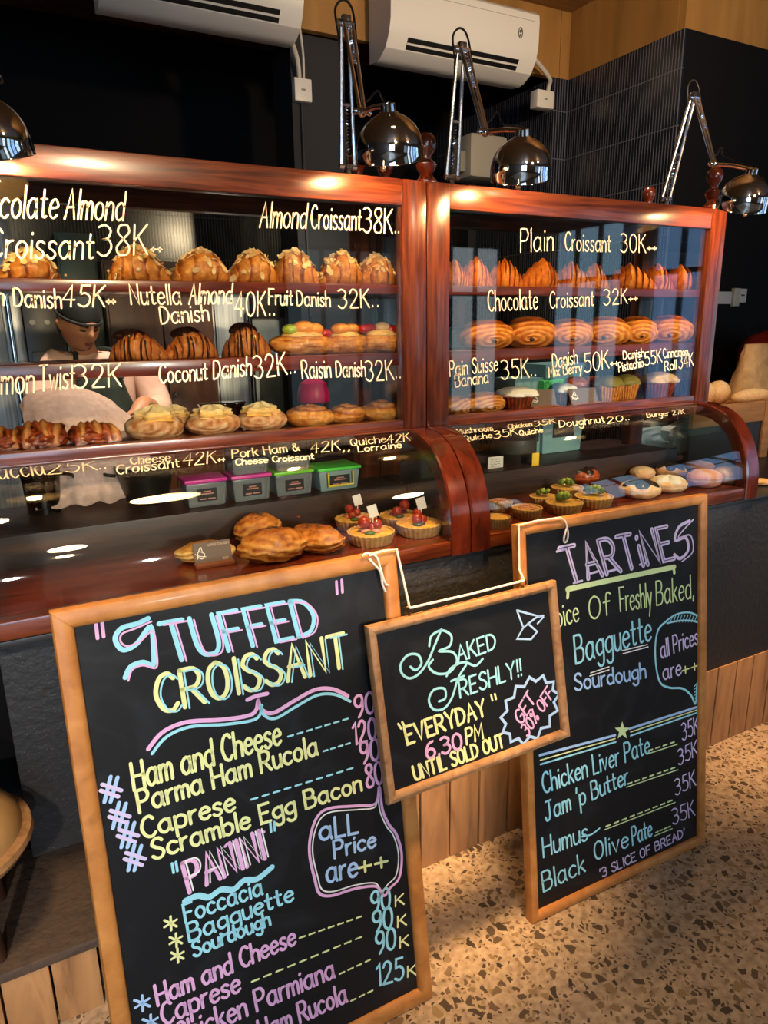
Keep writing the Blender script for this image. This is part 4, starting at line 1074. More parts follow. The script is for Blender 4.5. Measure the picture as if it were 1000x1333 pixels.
# black wall at the right: switch plates
p = atY(935, 388, 2.54); q = atY(956, 386, 2.54); r_ = atY(971, 386, 2.54)
t = thing('switch_plate', (q.x, 2.54, q.z), 'row of grey switch and socket plates on the black right wall', 'switch')
grey = plain('plate_grey', 'b8b8b6', 0.5)
MB().box((p.x - 0.11, 2.528, p.z - 0.03), (q.x - 0.035, 2.539, p.z + 0.032), 0.003).build('plate', grey, t)
MB().box((q.x - 0.03, 2.52, q.z - 0.05), (q.x + 0.022, 2.539, q.z + 0.042), 0.004).build('plate', plain('plate_warm', 'a8a79e', 0.5), t)
MB().box((q.x + 0.026, 2.528, q.z - 0.03), (q.x + 0.085, 2.539, q.z + 0.04), 0.003).build('plate', grey, t)
MB().box((q.x + 0.04, 2.525, q.z + 0.002), (q.x + 0.065, 2.529, q.z + 0.010)).build('rocker', black_pl, t)

# ------------------------------------------------------------------ pastries
ORD = ['first', 'second', 'third', 'fourth', 'fifth', 'sixth', 'seventh', 'eighth', 'ninth', 'tenth']
GOLD = [(0.12, '5e240a'), (0.34, '9c4e16'), (0.58, 'c87a2e'), (0.85, 'e4a254')]
crust_gold = crust('crust_golden', GOLD, 0.42)
crust_deep = crust('crust_amber', [(0.12, '6e2406'), (0.34, 'ac4c0e'), (0.6, 'd87820'), (0.9, 'f0a24a')], 0.38)
crust_red = crust('crust_glazed_brown', [(0.2, '3a120a'), (0.45, '74280f'), (0.7, 'a8481c'), (0.9, 'c26a30')], 0.3, coat=0.3)
crust_brown = crust('crust_chocolate_dough', [(0.12, '4a1c0a'), (0.38, '8e441a'), (0.62, 'bc6e32'), (0.9, 'd69250')], 0.38, coat=.15)
crust_sugar = crust('crust_sugared', [(0.2, '7a3a18'), (0.45, 'b06a38'), (0.7, 'd09a68'), (0.95, 'dcb890')], 0.6)
crust_bun = crust('bun_sugar', [(0.2, 'c08048'), (0.5, 'e0a878'), (0.8, 'ecc8a0')], 0.55)
crust_pink = crust('bun_pink', [(0.2, 'c0705a'), (0.5, 'dc9078'), (0.8, 'eeb49a')], 0.5)
crust_tart = crust('tart_shell', [(0.15, '9a5c28'), (0.5, 'cc9450'), (0.85, 'e2b878')], 0.6)
custard = crust('custard', [(0.2, 'd88a34'), (0.5, 'f4bc62'), (0.8, 'fedda0')], 0.45, amount=.5, bump=.4)
egg = crust('baked_filling', [(0.2, 'b8641c'), (0.5, 'dc9838'), (0.85, 'ecc068')], 0.4)
choc = plain('chocolate', '2a100a', 0.3, coat=0.3)
almond = grained('almond_flake', [(0.3, 'cc8c48'), (0.5, 'edc48a'), (0.75, 'f8e2b8')], 40, rough=0.55, bump=0)
red_fruit = plain('red_fruit', 'b81c1c', 0.2, coat=0.5); orange_fruit = plain('peach_slice', 'f0962a', 0.25, coat=0.4); green_fruit = plain('green_fruit', 'a8b83a', 0.3, coat=0.4)
green_leaf = plain('green_leaf', '3c5a1c', 0.5); broccoli = plain('broccoli', '4a5e14', 0.6); broc_light = plain('broccoli_light', '9aa63a', 0.6)
white_ic = plain('white_icing', 'ece6e4', 0.4); icing_sugar = plain('sugar_dust', 'e8dcd0', 0.8)
tomato = plain('cherry_tomato', 'a03020', 0.25, coat=0.4); onion = plain('red_onion', '7a4a78', 0.4)
card_m = plain('card_brown', '66524a', 0.6); card_white = plain('card_white', 'ece4dc', 0.6)

def nz(p, s, seed): return noise.noise(Vector((p[0] * s + seed, p[1] * s + seed * 1.7, p[2] * s - seed)))
def lump(mb, rx_, ry_, rz_, fn=None, nu=44, nv=26, c=(0, 0, 0), flat=0.3, seed=0.0, rough=0.05, basebake=0.35):
    """a dough lump sitting on z = c.z; fn(dir) -> (scale, bake)"""
    c = Vector(c); rows = []; bk = []
    for i in range(nv + 1):
        ph = -PI / 2 + PI * i / nv; row = []; bb = []
        for k in range(nu):
            a = 2 * PI * k / nu
            d = Vector((math.cos(a) * math.cos(ph), math.sin(a) * math.cos(ph), math.sin(ph)))
            s, b = fn(d) if fn else (1.0, basebake)
            s *= 1 + rough * nz(d, 2.6, seed) + rough * 0.5 * nz(d, 7, seed + 3)
            z = rz_ * flat + d.z * s * rz_ * (1 - flat if d.z > 0 else flat * 1.25)
            row.append(c + Vector((d.x * rx_ * s, d.y * ry_ * s, max(z, 0.0))))
            bb.append(b)
        rows.append(row); bk.append(bb)
    mb.grid(rows, closed=True, b=bk)
    return mb
def crescent_fn(L, w, h, n, bend, seed, hump, depth=0.10):
    """surface of a rolled croissant: t along it, a around it -> (point, bake)"""
    def fn(t, a):
        tt = t + 0.035 * math.sin(a + seed)
        k = abs(tt) * n * 0.5 + 0.22 * nz((t * 2, math.cos(a), math.sin(a)), 1.3, seed + 9)
        saw = k % 1.0
        env = max(0.0, (1 - abs(t) ** hump)) ** 0.72
        r = max(0.015, env) * (1 - depth + depth * 1.15 * (1 - saw) ** 0.7)
        ca, sa = math.cos(a), math.sin(a)
        q = Vector((t * 2, ca, sa))
        s = 1 + 0.07 * nz(q, 1.8, seed) + 0.035 * nz(q, 6, seed)
        y = ca * w * 0.5 * r ** 0.8 * s + bend * w * (t * t - 0.3)
        z = max(0.0, h * 0.40 * r + sa * h * 0.60 * r * s)
        edge = max(0.0, saw - 0.66) / 0.34
        return Vector((t * L / 2 * (1 - 0.03 * abs(ca)), y, z)), 0.42 - 0.42 * edge + 0.12 * nz(q, 3.0, seed + 5) - 0.10 * max(0, sa) ** 3
    return fn
def crescent(mb, L, w, h, n=7, bend=0.18, seed=0.0, nt=96, na=32, hump=1.9, depth=0.10):
    fn = crescent_fn(L, w, h, n, bend, seed, hump, depth); rows = []; bk = []
    for i in range(nt + 1):
        t = -1 + 2 * i / nt
        rr = [fn(t, 2 * PI * k / na) for k in range(na)]
        rows.append([q[0] for q in rr]); bk.append([q[1] for q in rr])
    mb.grid(rows, closed=True, b=bk)
    return fn
def flakes_on(mb, fn, n, rnd, size=0.009, tmax=0.8):
    for _ in range(n):
        t = max(-0.9, min(0.9, rnd.gauss(0, tmax * 0.5))); a = PI / 2 + max(-1.9, min(1.9, rnd.gauss(-0.35, 0.8)))
        p = fn(t, a)[0]; du = fn(t + 0.02, a)[0] - p; dv = fn(t, a + 0.05)[0] - p
        nrm = du.cross(dv)
        if nrm.length < 1e-9: continue
        nrm.normalize()
        if nrm.dot(Vector((0, math.cos(a), math.sin(a)))) < 0: nrm = -nrm
        nrm = (nrm + Vector((rnd.uniform(-.45, .45), rnd.uniform(-.45, .45), rnd.uniform(-.2, .5)))).normalized()
        p = p + nrm * 0.001
        x = nrm.orthogonal().normalized(); x.rotate(Quaternion(nrm, rnd.uniform(0, 6))); yv = nrm.cross(x)
        s = size * rnd.uniform(0.65, 1.25)
        loop = [p + x * math.cos(k) * s + yv * math.sin(k) * s * 0.58 + nrm * (0.10 * s * math.cos(2 * k)) for k in [2 * PI * j / 8 for j in range(8)]]
        mb.prism(loop, nrm * 0.0011)
def flakes(mb, rx_, ry_, rz_, n, rnd, size=0.009, zmin=0.15):
    for _ in range(n):
        a = rnd.uniform(0, 2 * PI); sz = rnd.uniform(zmin, 1); r = math.sqrt(1 - sz * sz)
        d = Vector((r * math.cos(a), r * math.sin(a), sz))
        p = Vector((d.x * rx_, d.y * ry_, rz_ * 0.3 + d.z * rz_ * 0.72)) * rnd.uniform(0.98, 1.05)
        nrm = (d + Vector((rnd.uniform(-.5, .5), rnd.uniform(-.5, .5), rnd.uniform(-.3, .5)))).normalized()
        x = nrm.orthogonal().normalized(); x.rotate(Quaternion(nrm, rnd.uniform(0, 6))); yv = nrm.cross(x)
        s = size * rnd.uniform(0.7, 1.2)
        loop = [p + x * math.cos(t) * s + yv * math.sin(t) * s * 0.6 for t in [2 * PI * k / 8 for k in range(8)]]
        mb.prism(loop, nrm * 0.0012)
def rest(name, loc, label, cat, group, rz=0.0):
    # turned a little towards the shop side, as set out for customers coming from the left
    rz -= 0.42 * math.atan2(loc[0], loc[1]) * 1.6
    return thing(name, loc, label, cat, group, (0, 0, rz))
def almond_croissant(loc, W, H, label, seed, group, rz=0.0, rich=False):
    t = rest('almond_croissant', loc, label, 'croissant', group, rz); rnd = random.Random(seed)
    mb = MB(); fn = crescent(mb, W, W * 0.80, H * 0.98, 5, 0.08, seed, hump=1.75 + rnd.uniform(-.2, .6), depth=0.05)
    mb.build('dough', crust_gold, t, local=True, angle=60)
    mb = MB(); flakes_on(mb, fn, 130 if not rich else 190, rnd, 0.0105); mb.build('almond_flakes', almond, t, local=True, smooth=False)
    mb = MB()
    for _ in range(26): p = Vector((rnd.gauss(0, .28) * W, rnd.gauss(0, .2) * W, 0)); p.z = H * max(0.3, 0.98 - (p.x / W) ** 2 * 4 - (p.y / W) ** 2 * 4); mb.ball(p, rnd.uniform(.003, .006), 6)
    mb.build('frangipane_crumbs', almond, t, local=True)
    return t
def dark_danish(loc, W, H, label, seed, group, rz=0.0):
    t = rest('chocolate_almond_danish', loc, label, 'pastry', group, rz); rnd = random.Random(seed)
    mb = MB(); fn = crescent(mb, W, W * 0.72, H * 0.92, 8, 0.15, seed, hump=2.0, depth=.12); mb.build('dough', crust_brown, t, local=True, angle=60)
    mb = MB()
    f = lambda d: (1 + 0.12 * math.sin(5 * math.atan2(d.y, d.x) + seed), 0.5)
    lump(mb, W * 0.26, W * 0.24, H * 0.36, f, 28, 12, (rnd.uniform(-.12, -.03) * W, 0.01, H * 0.68), 0.3, seed); mb.build('chocolate_topping', choc, t, local=True)
    mb = MB()
    for k in range(5):
        t0 = -0.62 + 0.26 * k
        mb.tube(cr([fn(t0 + 0.012 * j * (1 if k % 2 else -1), 2 * PI - 0.5 * PI - 0.42 * j + 0.2)[0] + Vector((0, 0, .0005)) for j in range(7)], 3), 0.0024, 6)
    mb.build('chocolate_drizzle', choc, t, local=True)
    return t
def fruit_danish(loc, W, H, label, seed, group, fruits, rz=0.0):
    t = rest('fruit_danish', loc, label, 'pastry', group, rz); rnd = random.Random(seed)
    f = lambda d: (1 + 0.05 * math.sin(6 * d.x + 3 * d.z + seed) + 0.1 * abs(d.x), 0.42 + 0.14 * math.sin(22 * d.z + 5 * d.x + 2 * nz(d, 2, seed)) + .2 * nz(d, 3, seed))
    mb = MB(); lump(mb, W * .52, W * .4, H * .72, f, 44, 24, flat=.42, seed=seed, rough=.06); mb.build('dough', crust_gold, t, local=True)
    mb = MB(); lump(mb, W * .36, W * .3, H * .34, None, 28, 12, (0, -0.004, H * .5), .3, seed, .1); mb.build('custard', custard, t, local=True)
    for k, (dx, dz, s, mt, nm) in enumerate(fruits):
        mb = MB(); mb.ball((dx * W, -W * .1 + rnd.uniform(-.01, .01), H * dz), W * s, 14, sc=(1, .8, .62)); mb.build(nm, mt, t, local=True)
    return t
def cream_danish(loc, W, H, label, seed, group, rz=0.0):
    t = rest('coconut_danish', loc, label, 'pastry', group, rz)
    ly = lambda d: math.sin(20 * (math.hypot(d.x + .25, d.z - .2) + .18 * nz(d, 2, seed)) + seed)
    f = lambda d: (1 + 0.014 * ly(d), 0.42 + 0.15 * ly(d) + .2 * nz(d, 3, seed))
    mb = MB(); lump(mb, W * .5, W * .42, H * .85, f, 48, 40, flat=.42, seed=seed, rough=.05); mb.build('dough', crust_sugar, t, local=True)
    f2 = lambda d: (1 + 0.14 * math.sin(6 * math.atan2(d.y, d.x) + seed) + 0.08 * math.sin(14 * d.z), 0.35 + 0.3 * d.z)
    mb = MB(); lump(mb, W * .34, W * .32, H * .5, f2, 36, 18, (W * .04 * math.sin(seed * 3), -W * .06, H * .52), .35, seed, .12); mb.build('custard_cap', custard, t, local=True)
    return t
def coil(name, loc, W, H, label, seed, group, mt, cat='pastry', rz=0.0, turns=2.4):
    """a flat wound bun: a lump grooved by a spiral"""
    t = rest(name, loc, label, cat, group, rz)
    def f(d):
        r = math.hypot(d.x, d.y); a = math.atan2(d.y, d.x) / (2 * PI)
        g_ = (r * turns * (1 if d.z > 0 else .2) - a + seed + .12 * nz(d, 2.5, seed)) % 1.0
        rib = math.sin(PI * g_) ** .6
        return .90 + .13 * rib + (.10 * max(0, .4 - r) if d.z > 0 else 0), .12 + .42 * rib - .1 * max(0, d.z)
    mb = MB(); lump(mb, W * .5, W * .42, H, f, 84, 60, flat=.38, seed=seed, rough=.06); mb.build('dough', mt, t, local=True, angle=70)
    mb = MB(); rnd = random.Random(int(seed * 10))
    for _ in range(7): a, r = rnd.uniform(0, 6.3), rnd.uniform(.1, .38) * W; mb.ball((r * math.cos(a), r * .84 * math.sin(a), H * (1.0 - 1.1 * (r / W) ** 2 * 3)), .0045, 7, sc=(1.2, 1, .7))
    mb.build('raisins', choc, t, local=True)
    return t
def twist(loc, W, H, label, seed, group, rz=0.0):
    """ragged folded pastry: a base with dough straps laid over it at odd angles"""
    t = rest('cinnamon_twist', loc, label, 'pastry', group, rz); rnd = random.Random(int(seed))
    f = lambda d: (1 + .10 * nz(d, 3.2, seed), .35 + .3 * nz(d, 4, seed))
    mb = MB(); lump(mb, W * .48, W * .38, H * .78, f, 50, 30, flat=.42, seed=seed, rough=.14); mb.build('dough', crust_red, t, local=True)
    for k in range(6):
        a0 = rnd.uniform(-.9, .9); off = (k - 2.5) / 6 * W * .78
        rows = []; bk = []
        for i in range(15):
            s = -1 + 2 * i / 14
            c_ = Vector((off + s * math.sin(a0) * W * .18, s * W * .34, H * (.16 + .80 * max(0, 1 - s * s) ** .6 * (1 - 1.5 * (off / W) ** 2)) + .003 * k % .006))
            hw = W * (.085 + .02 * math.sin(i * 1.1 + k + seed)); curl = H * (.05 + .05 * math.sin(i * .8 + k))
            rows.append([c_ + Vector((-hw, 0, -H * .10)), c_ + Vector((-hw * .5, 0, curl * .4)), c_ + Vector((0, 0, curl)), c_ + Vector((hw * .6, 0, curl * .2)), c_ + Vector((hw, 0, -H * .08)), c_ + Vector((0, 0, -H * .16))])
            bk.append([.15, .4, .6, .4, .1, .1])
        for r in rows:
            for q in r: q.z = max(0.001, q.z)
        mb = MB(); vs = mb.grid(rows, closed=True, b=bk); mb.face(vs[0][::-1]); mb.face(vs[-1])
        mb.build('dough_strap', (crust_red, crust_brown)[k % 2], t, local=True, angle=80)
    return t
def plain_croissant(loc, W, H, label, seed, group, rz=0.0):
    o = rest('plain_croissant', loc, label, 'croissant', group, rz)
    mb = MB(); crescent(mb, W, W * .70, H, 9, .22, seed, hump=1.32, depth=.22); mb.build('dough', crust_deep, o, local=True, angle=60)
    return o
def swirl(loc, W, H, label, seed, group, rz=0.0, mt=None, name='chocolate_croissant'):
    t = rest(name, loc, label, 'croissant', group, rz)
    rnd = random.Random(seed); ox, oz = rnd.uniform(-.15, .2), -.25
    def f(d):
        q = math.hypot((d.x - ox) * 1.0, (d.z - oz) * 1.25)
        s = math.sin(q * 21 + 1.0 * math.atan2(d.z - oz, d.x - ox) + 1.1 * nz(d, 2.2, seed))
        top = max(0, d.z - .45) * 1.2 + max(0, d.y) * .35
        return 1 + .022 * s * (1 if d.y < .2 else .3), .46 + .22 * s - .62 * top
    mb = MB(); lump(mb, W * .5, W * .46, H, f, 72, 52, flat=.40, seed=seed, rough=.03); mb.build('dough', mt or crust_deep, t, local=True)
    mb = MB(); mb.ball((ox * W * .5, -W * .44, H * .26), W * .045, 10, sc=(1, .5, .7)); mb.build('chocolate_stick', choc, t, local=True)
    return t
def tart(loc, W, H, label, seed, group, top, name='tart'):
    t = rest(name, loc, label, 'tart', group); rnd = random.Random(seed)
    R = W / 2; wob = lambda a, j: 1 + .03 * math.cos(26 * a)
    bf = lambda a, j: .30 + .3 * (.5 + .5 * math.cos(26 * a)) + .02 * j
    mb = MB(); mb.lathe([(R * .80, 0), (R * .86, .002), (R * .99, H * .92), (R * 1.0, H), (R * .93, H * 1.0), (R * .91, H * .86)], 104, None, wob, bf); mb.build('shell', crust_tart, t, local=True, angle=60)
    mb = MB(); rows = []
    prof = [(R * .925, H * .84), (R * .8, H * .92), (R * .5, H * .98), (0, H * 1.0)]
    mb.lathe(prof, 40, None, lambda a, j: 1 + .02 * math.sin(5 * a + j), lambda a, j: .3 + .3 * math.sin(3 * a + seed + j) ** 2); mb.build('filling', egg, t, local=True)
    if top == 'tomato':
        for k in range(3):
            mb = MB(); mb.ball((rnd.uniform(-.3, .3) * R, rnd.uniform(-.3, .3) * R, H * 1.15 + k * R * .16), R * rnd.uniform(.2, .27), 12); mb.build('cherry_tomato', tomato, t, local=True)
        mb = MB()
        for k in range(4): a = rnd.uniform(0, 6); mb.ball((math.cos(a) * R * .32, math.sin(a) * R * .32, H * 1.1), R * .17, 8, sc=(1.3, .8, .6))
        mb.build('onion_piece', (onion, plain('ham_pink', 'd88a78', .4))[seed % 2], t, local=True)
        mb = MB(); mb.ball((-R * .1, -R * .42, H * 1.05), R * .2, 10, sc=(1.2, .9, .5)); mb.build('herb', (plain('olive_ring', '3c5048', .35), green_leaf)[seed % 2], t, local=True)
        if seed % 3 != 1:
            p = Vector((R * .1, 0, H * 1.1)); u = Vector((1, 0, .25)).normalized()
            mb = MB(); mb.tube([p, p + Vector((0, 0, R * .7))], .0012, 6); q = p + Vector((0, 0, R * .8)); v = Vector((-.25, 0, 1)).normalized()
            mb.hexa([q + Vector((0, e, 0)) + u * a * R * .2 + v * b * R * .26 for e, _ in ((-.0006, 0), (.0006, 0)) for a, b in ((-1, -1), (1, -1), (1, 1), (-1, 1))]); mb.build('paper_flag', card_white, t, local=True, smooth=False)
    elif top == 'broccoli':
        mb = MB()
        for k in range(14): a = rnd.uniform(0, 6.3); r = R * rnd.uniform(0, .42); mb.ball((r * math.cos(a), r * math.sin(a), H + R * (.36 - .5 * (r / R) ** 2)), R * rnd.uniform(.13, .2), 8, fn=lambda d: 1 + .18 * math.sin(9 * d.x + 7 * d.z))
        mb.build('broccoli_floret', broccoli, t, local=True)
        mb = MB()
        for k in range(6): a = rnd.uniform(0, 6.3); r = R * rnd.uniform(0, .3); mb.ball((r * math.cos(a), r * math.sin(a) - R * .12, H + R * (.48 - .4 * (r / R) ** 2)), R * rnd.uniform(.10, .16), 8)
        mb.build('broccoli_tip', broc_light, t, local=True)
    elif top == 'ham':
        mb = MB()
        for k in range(12): a = rnd.uniform(0, 6.3); r = R * rnd.uniform(0, .7); mb.ball((r * math.cos(a), r * math.sin(a), H * 1.02), R * rnd.uniform(.1, .18), 8, sc=(1.3, 1, .5))
        mb.build('ham_piece', plain('ham_pink', 'd88a78', .4), t, local=True)
    return t
def bun(name, loc, W, H, label, seed, group, mt, glaze=None, cat='doughnut', rz=0.0, waist=True):
    t = rest(name, loc, label, cat, group, rz)
    f = lambda d: (1 + (-.04 * math.exp(-((d.z + .1) / .12) ** 2) if waist else 0), .25 + .45 * max(0, d.z) + (.35 if abs(d.z + .1) < .1 else 0))
    mb = MB(); lump(mb, W * .5, W * .42, H, f, 44, 30, flat=.45, seed=seed, rough=.03); mb.build('dough', mt, t, local=True)
    if glaze:
        f2 = lambda d: (1 + .10 * math.sin(5 * math.atan2(d.y, d.x) + seed), .5)
        mb = MB(); lump(mb, W * .40, W * .35, H * .42, f2, 40, 14, (0, -W * .03, H * .63), .12, seed, .04); mb.build('glaze', glaze, t, local=True)
    return t
def muffin(loc, W, H, label, seed, group, topm, case_m=None, name='muffin', square=False):
    t = rest(name, loc, label, 'cake', group); R = W / 2
    wob = (lambda a, j: (1 + .025 * math.cos(28 * a)) * (1.0 / max(abs(math.cos(a)), abs(math.sin(a))) ** .55 if square else 1))
    mb = MB(); mb.lathe([(R * .66, 0), (R * .70, .002), (R * .92, H * .66)], 84, None, wob, lambda a, j: .3 + .25 * math.cos(28 * a)); mb.build('cake_case', case_m or crust_red, t, local=True)
    f = lambda d: (1 + .1 * math.sin(4 * math.atan2(d.y, d.x) + seed) * (1 - abs(d.z)), .4 + .25 * d.z)
    mb = MB(); lump(mb, R * 1.0, R * 1.0, H * .5, f, 40, 20, (0, 0, H * .56), .25, seed, .1); mb.build('topping', topm, t, local=True)
    return t
def name_card(loc, W, H, label, tilt=0.35, words=None, yaw=0.0, wood=True):
    u, v = rotated(yaw, tilt); o = Vector(loc) - u * W / 2 + Vector((0, 0, .006)); n = u.cross(v)
    t = thing('name_card', loc, label, 'card', 'dark cards in the cases')
    MB().hexa([o + u * a + v * b + n * c_ for c_ in (-.0015, 0) for a, b in ((0, 0), (W, 0), (W, H), (0, H))]).build('card', card_m, t, smooth=False)
    if wood:
        p = Vector(loc); MB().box((p.x - W * .52, p.y - .012, p.z), (p.x + W * .52, p.y + .014, p.z + .010), .002).build('card_holder', plain('holder_wood', '8a4a2c', .5), t)
    S = Plane(o, u, v, .0006)
    k = lambda a, b: Vector((a * W, b * H, 0))
    mb = MB()
    for path in ([(.08, .30), (.13, .62), (.28, .48), (.20, .28), (.08, .42)], [(.04, .52), (.16, .40), (.30, .36)], [(.13, .62), (.20, .80), (.23, .60)]): ribbon(mb, S, cr([k(a, b) for a, b in path], 4), W * .022)
    mb.build('emblem', card_white, t, smooth=False)
    if words:
        for txt, (a0, b0), (a1, h) in words:
            runs, WW = glyph_runs(txt); mb = MB()
            for r in runs: ribbon(mb, S, [k(a0 + (a1 - a0) * p.x / WW, b0 + h * p.y / 10) for p in r], W * .014)
            mb.build('card_lettering', plain('card_text', 'b89a8a', .6), t, smooth=False)
    return t

def row(y, z):
    """positions on a shelf: pixel extents left/right, top and base, at depth y -> (location, width, height)"""
    def q(l, r, top, base, dy=0.0):
        a, b = atY(l, base, y + dy), atY(r, base, y + dy); mid = atY((l + r) / 2, top, y + dy)
        return Vector(((a.x + b.x) / 2, y + dy, z)), b.x - a.x, max(0.03, mid.z - atY((l + r) / 2, base, y + dy - .02).z)
    return q
def deck(z):
    def q(l, r, top, base):
        f = atZ((l + r) / 2, base, z); a, b = atZ(l, base, z), atZ(r, base, z); W = (b - a).length * .88
        y = f.y + W * .40; tp = atY((l + r) / 2, top, y)
        return Vector((atY((l + r) / 2, (top + base) / 2, y).x, y, z)), W, max(.025, tp.z - z)
    return q
q = row(1.752, 1.611)
G1 = 'almond croissants on the left top shelf'
l, W, H = q(-6, 82, 312, 354); almond_croissant(l, W, H * 0.95, 'chocolate almond croissant heaped with flakes at the far left of the top shelf', 3, G1, 0.3, True)
for i, e in enumerate(((138, 222, 314, 360), (222, 305, 316, 361), (296, 364, 320, 364), (354, 416, 320, 366), (412, 475, 325, 368), (465, 519, 328, 369))):
    l, W, H = q(*e); l.y += (i % 2) * .012
    almond_croissant(l, W, H, '%s of the six almond croissants right of the gap on the left top shelf' % ORD[i], 11 + i * 5, G1, (-.2, .15, .25, -.2, .3, .1)[i])
q = row(1.752, 1.437)
for i, e in enumerate(((139, 220, 428, 467), (213, 287, 427, 466), (289, 353, 424, 466))):
    l, W, H = q(*e); dark_danish(l, W, H, ('largest dark chocolate topped danish on the left middle shelf, right of the baker', 'middle dark chocolate danish on the left middle shelf', 'purplish brown chocolate topped danish left of the fruit danishes')[i], 21 + i * 3, 'chocolate danishes on the left middle shelf', (-.2, .2, -.1)[i])
FR = [[(-.22, .80, .15, green_fruit, 'kiwi_slice'), (.0, .84, .2, orange_fruit, 'peach_slice'), (.18, .80, .18, orange_fruit, 'peach_slice'), (.38, .66, .13, red_fruit, 'strawberry')],
      [(-.1, .82, .22, orange_fruit, 'peach_slice'), (.14, .84, .18, orange_fruit, 'peach_slice'), (.42, .82, .14, red_fruit, 'strawberry')],
      [(-.22, .84, .16, red_fruit, 'strawberry'), (.05, .88, .17, plain('pale_peach', 'f0c48a', .3), 'peach_slice'), (.25, .76, .18, red_fruit, 'strawberry')]]
for i, e in enumerate(((358, 429, 424, 465), (420, 475, 427, 465), (465, 521, 427, 464))):
    l, W, H = q(*e); fruit_danish(l, W, H, ('fruit danish with green and orange fruit on the left middle shelf', 'fruit danish with orange peach between two other fruit danishes', 'fruit danish with red strawberry slices beside the right post of the left case')[i], 31 + i, 'fruit danishes on the left middle shelf', FR[i], .1)
q = row(1.752, 1.250)
for i, e in enumerate(((-30, 34, 556, 586), (18, 92, 547, 583), (88, 155, 548, 577))):
    l, W, H = q(*e); twist(l, W, max(H, .05), ('dark cinnamon twist cut off by the left photo edge on the bottom shelf', 'glossy dark cinnamon twist with ragged folds on the bottom shelf', 'cinnamon twist with a pale fold next to the custard danishes')[i], 41 + i * 2, 'cinnamon twists on the left bottom shelf')
l, W, H = q(205, 252, 527, 560, .10); cream_danish(l, W, H, 'custard topped danish half hidden in the back of the bottom shelf', 7, 'coconut danishes')
for i, e in enumerate(((164, 241, 533, 575), (243, 313, 532, 569), (310, 373, 528, 563))):
    l, W, H = q(*e); cream_danish(l, W, H, ('leftmost front danish with a yellow custard cap on the bottom shelf', 'custard danish with its cap slipped to the right, before a silver tray', 'custard danish beside the plain brown raisin coils')[i], 51 + i * 1.3, 'coconut danishes')
for i, e in enumerate(((372, 433, 531, 559), (428, 475, 530, 555), (473, 519, 526, 552))):
    l, W, H = q(*e); coil('raisin_danish', l, W, max(H, .048), ('widest brown raisin coil right of the custard danishes', 'middle brown raisin coil of three on the bottom shelf', 'raisin coil at the right end of the left case bottom shelf')[i], 6.1 + i * .37, 'raisin danishes on the left bottom shelf', crust_gold)

q = row(1.752, 1.611)
for i, e in enumerate(((571, 608, 332, 368), (600, 642, 328, 368), (640, 684, 329, 368), (680, 726, 331, 369), (724, 766, 334, 370), (762, 796, 336, 370), (792, 842, 337, 371), (837, 874, 339, 373), (868, 911, 339, 373))):
    l, W, H = q(*e); l.y += (i % 3) * .012
    plain_croissant(l, W * 1.08, H, '%s plain croissant from the left on the right case top shelf' % ORD[i], 71 + i * 3.1, 'plain croissants on the right top shelf', (.15, .1, -.15, .2, -.2, .1, -.2, .15, -.1)[i])
q = row(1.752, 1.437)
for i, e in enumerate(((601, 662, 417, 455), (659, 715, 414, 454), (715, 763, 416, 452), (761, 810, 414, 451), (806, 846, 413, 449), (846, 890, 411, 447))):
    l, W, H = q(*e); swirl(l, W, H, '%s round swirled chocolate croissant from the left on the right middle shelf' % ORD[i], 81 + i * 2, 'chocolate croissants on the right middle shelf', (.1, -.1, .05, -.15, .2, -.05)[i])
q = row(1.745, 1.250)
l, W, H = q(572, 612, 521, 546); swirl(l, W, max(H, .04), 'pain suisse cut by the left post of the right case on the bottom shelf', 5, 'pain suisse', .9, crust_gold, 'pain_suisse')
l, W, H = q(602, 652, 514, 541); swirl(l, W, H, 'striped pain suisse beside the white topped chocolate tart', 8, 'pain suisse', .5, crust_gold, 'pain_suisse')
l, W, H = q(650, 693, 508, 536); muffin(l, W, H, 'dark chocolate tart with white frosting on the right bottom shelf', 3, 'small cakes on the right bottom shelf', white_ic)
l, W, H = q(722, 747, 505, 531, .01); muffin(l, W, H, 'small dark muffin with white cap between two dark cards', 4, 'small cakes on the right bottom shelf', white_ic)
for i, e in enumerate(((736, 760, 490, 520), (756, 781, 489, 518))):
    l, W, H = q(*e, .09); muffin(l, W, H, ('dark brown crumbly muffin behind the second dark card, left one', 'dark brown crumbly muffin behind the second dark card, right one')[i], 5 + i, 'small cakes on the right bottom shelf', crust_red)
for i, e in enumerate(((777, 804, 495, 527), (801, 825, 494, 526))):
    l, W, H = q(*e); muffin(l, W, H, ('left orange pistachio danish tower with green top', 'right orange pistachio danish tower with green top')[i], 8 + i, 'pistachio danishes', plain('pistachio_top', '7a6a2a', .6), crust_gold, 'pistachio_danish', True)
for i, e in enumerate(((838, 872, 492, 524), (868, 894, 488, 518))):
    l, W, H = q(*e, (-.01, .03)[i]); muffin(l, W * .95, H, ('front cinnamon roll with cream top at the right end of the bottom shelf', 'rear cinnamon roll with cream top against the right post')[i], 10 + i, 'cinnamon rolls', crust_bun, crust_red, 'cinnamon_roll')
l, W, H = q(692, 725, 508, 532, -.055); name_card(l, W, H, 'dark card with white emblem right of the white topped tart', .3, wood=True)
l, W, H = q(744, 779, 506, 528, -.055); name_card(l, W, H, 'dark card with white emblem left of the pistachio danishes', .4)

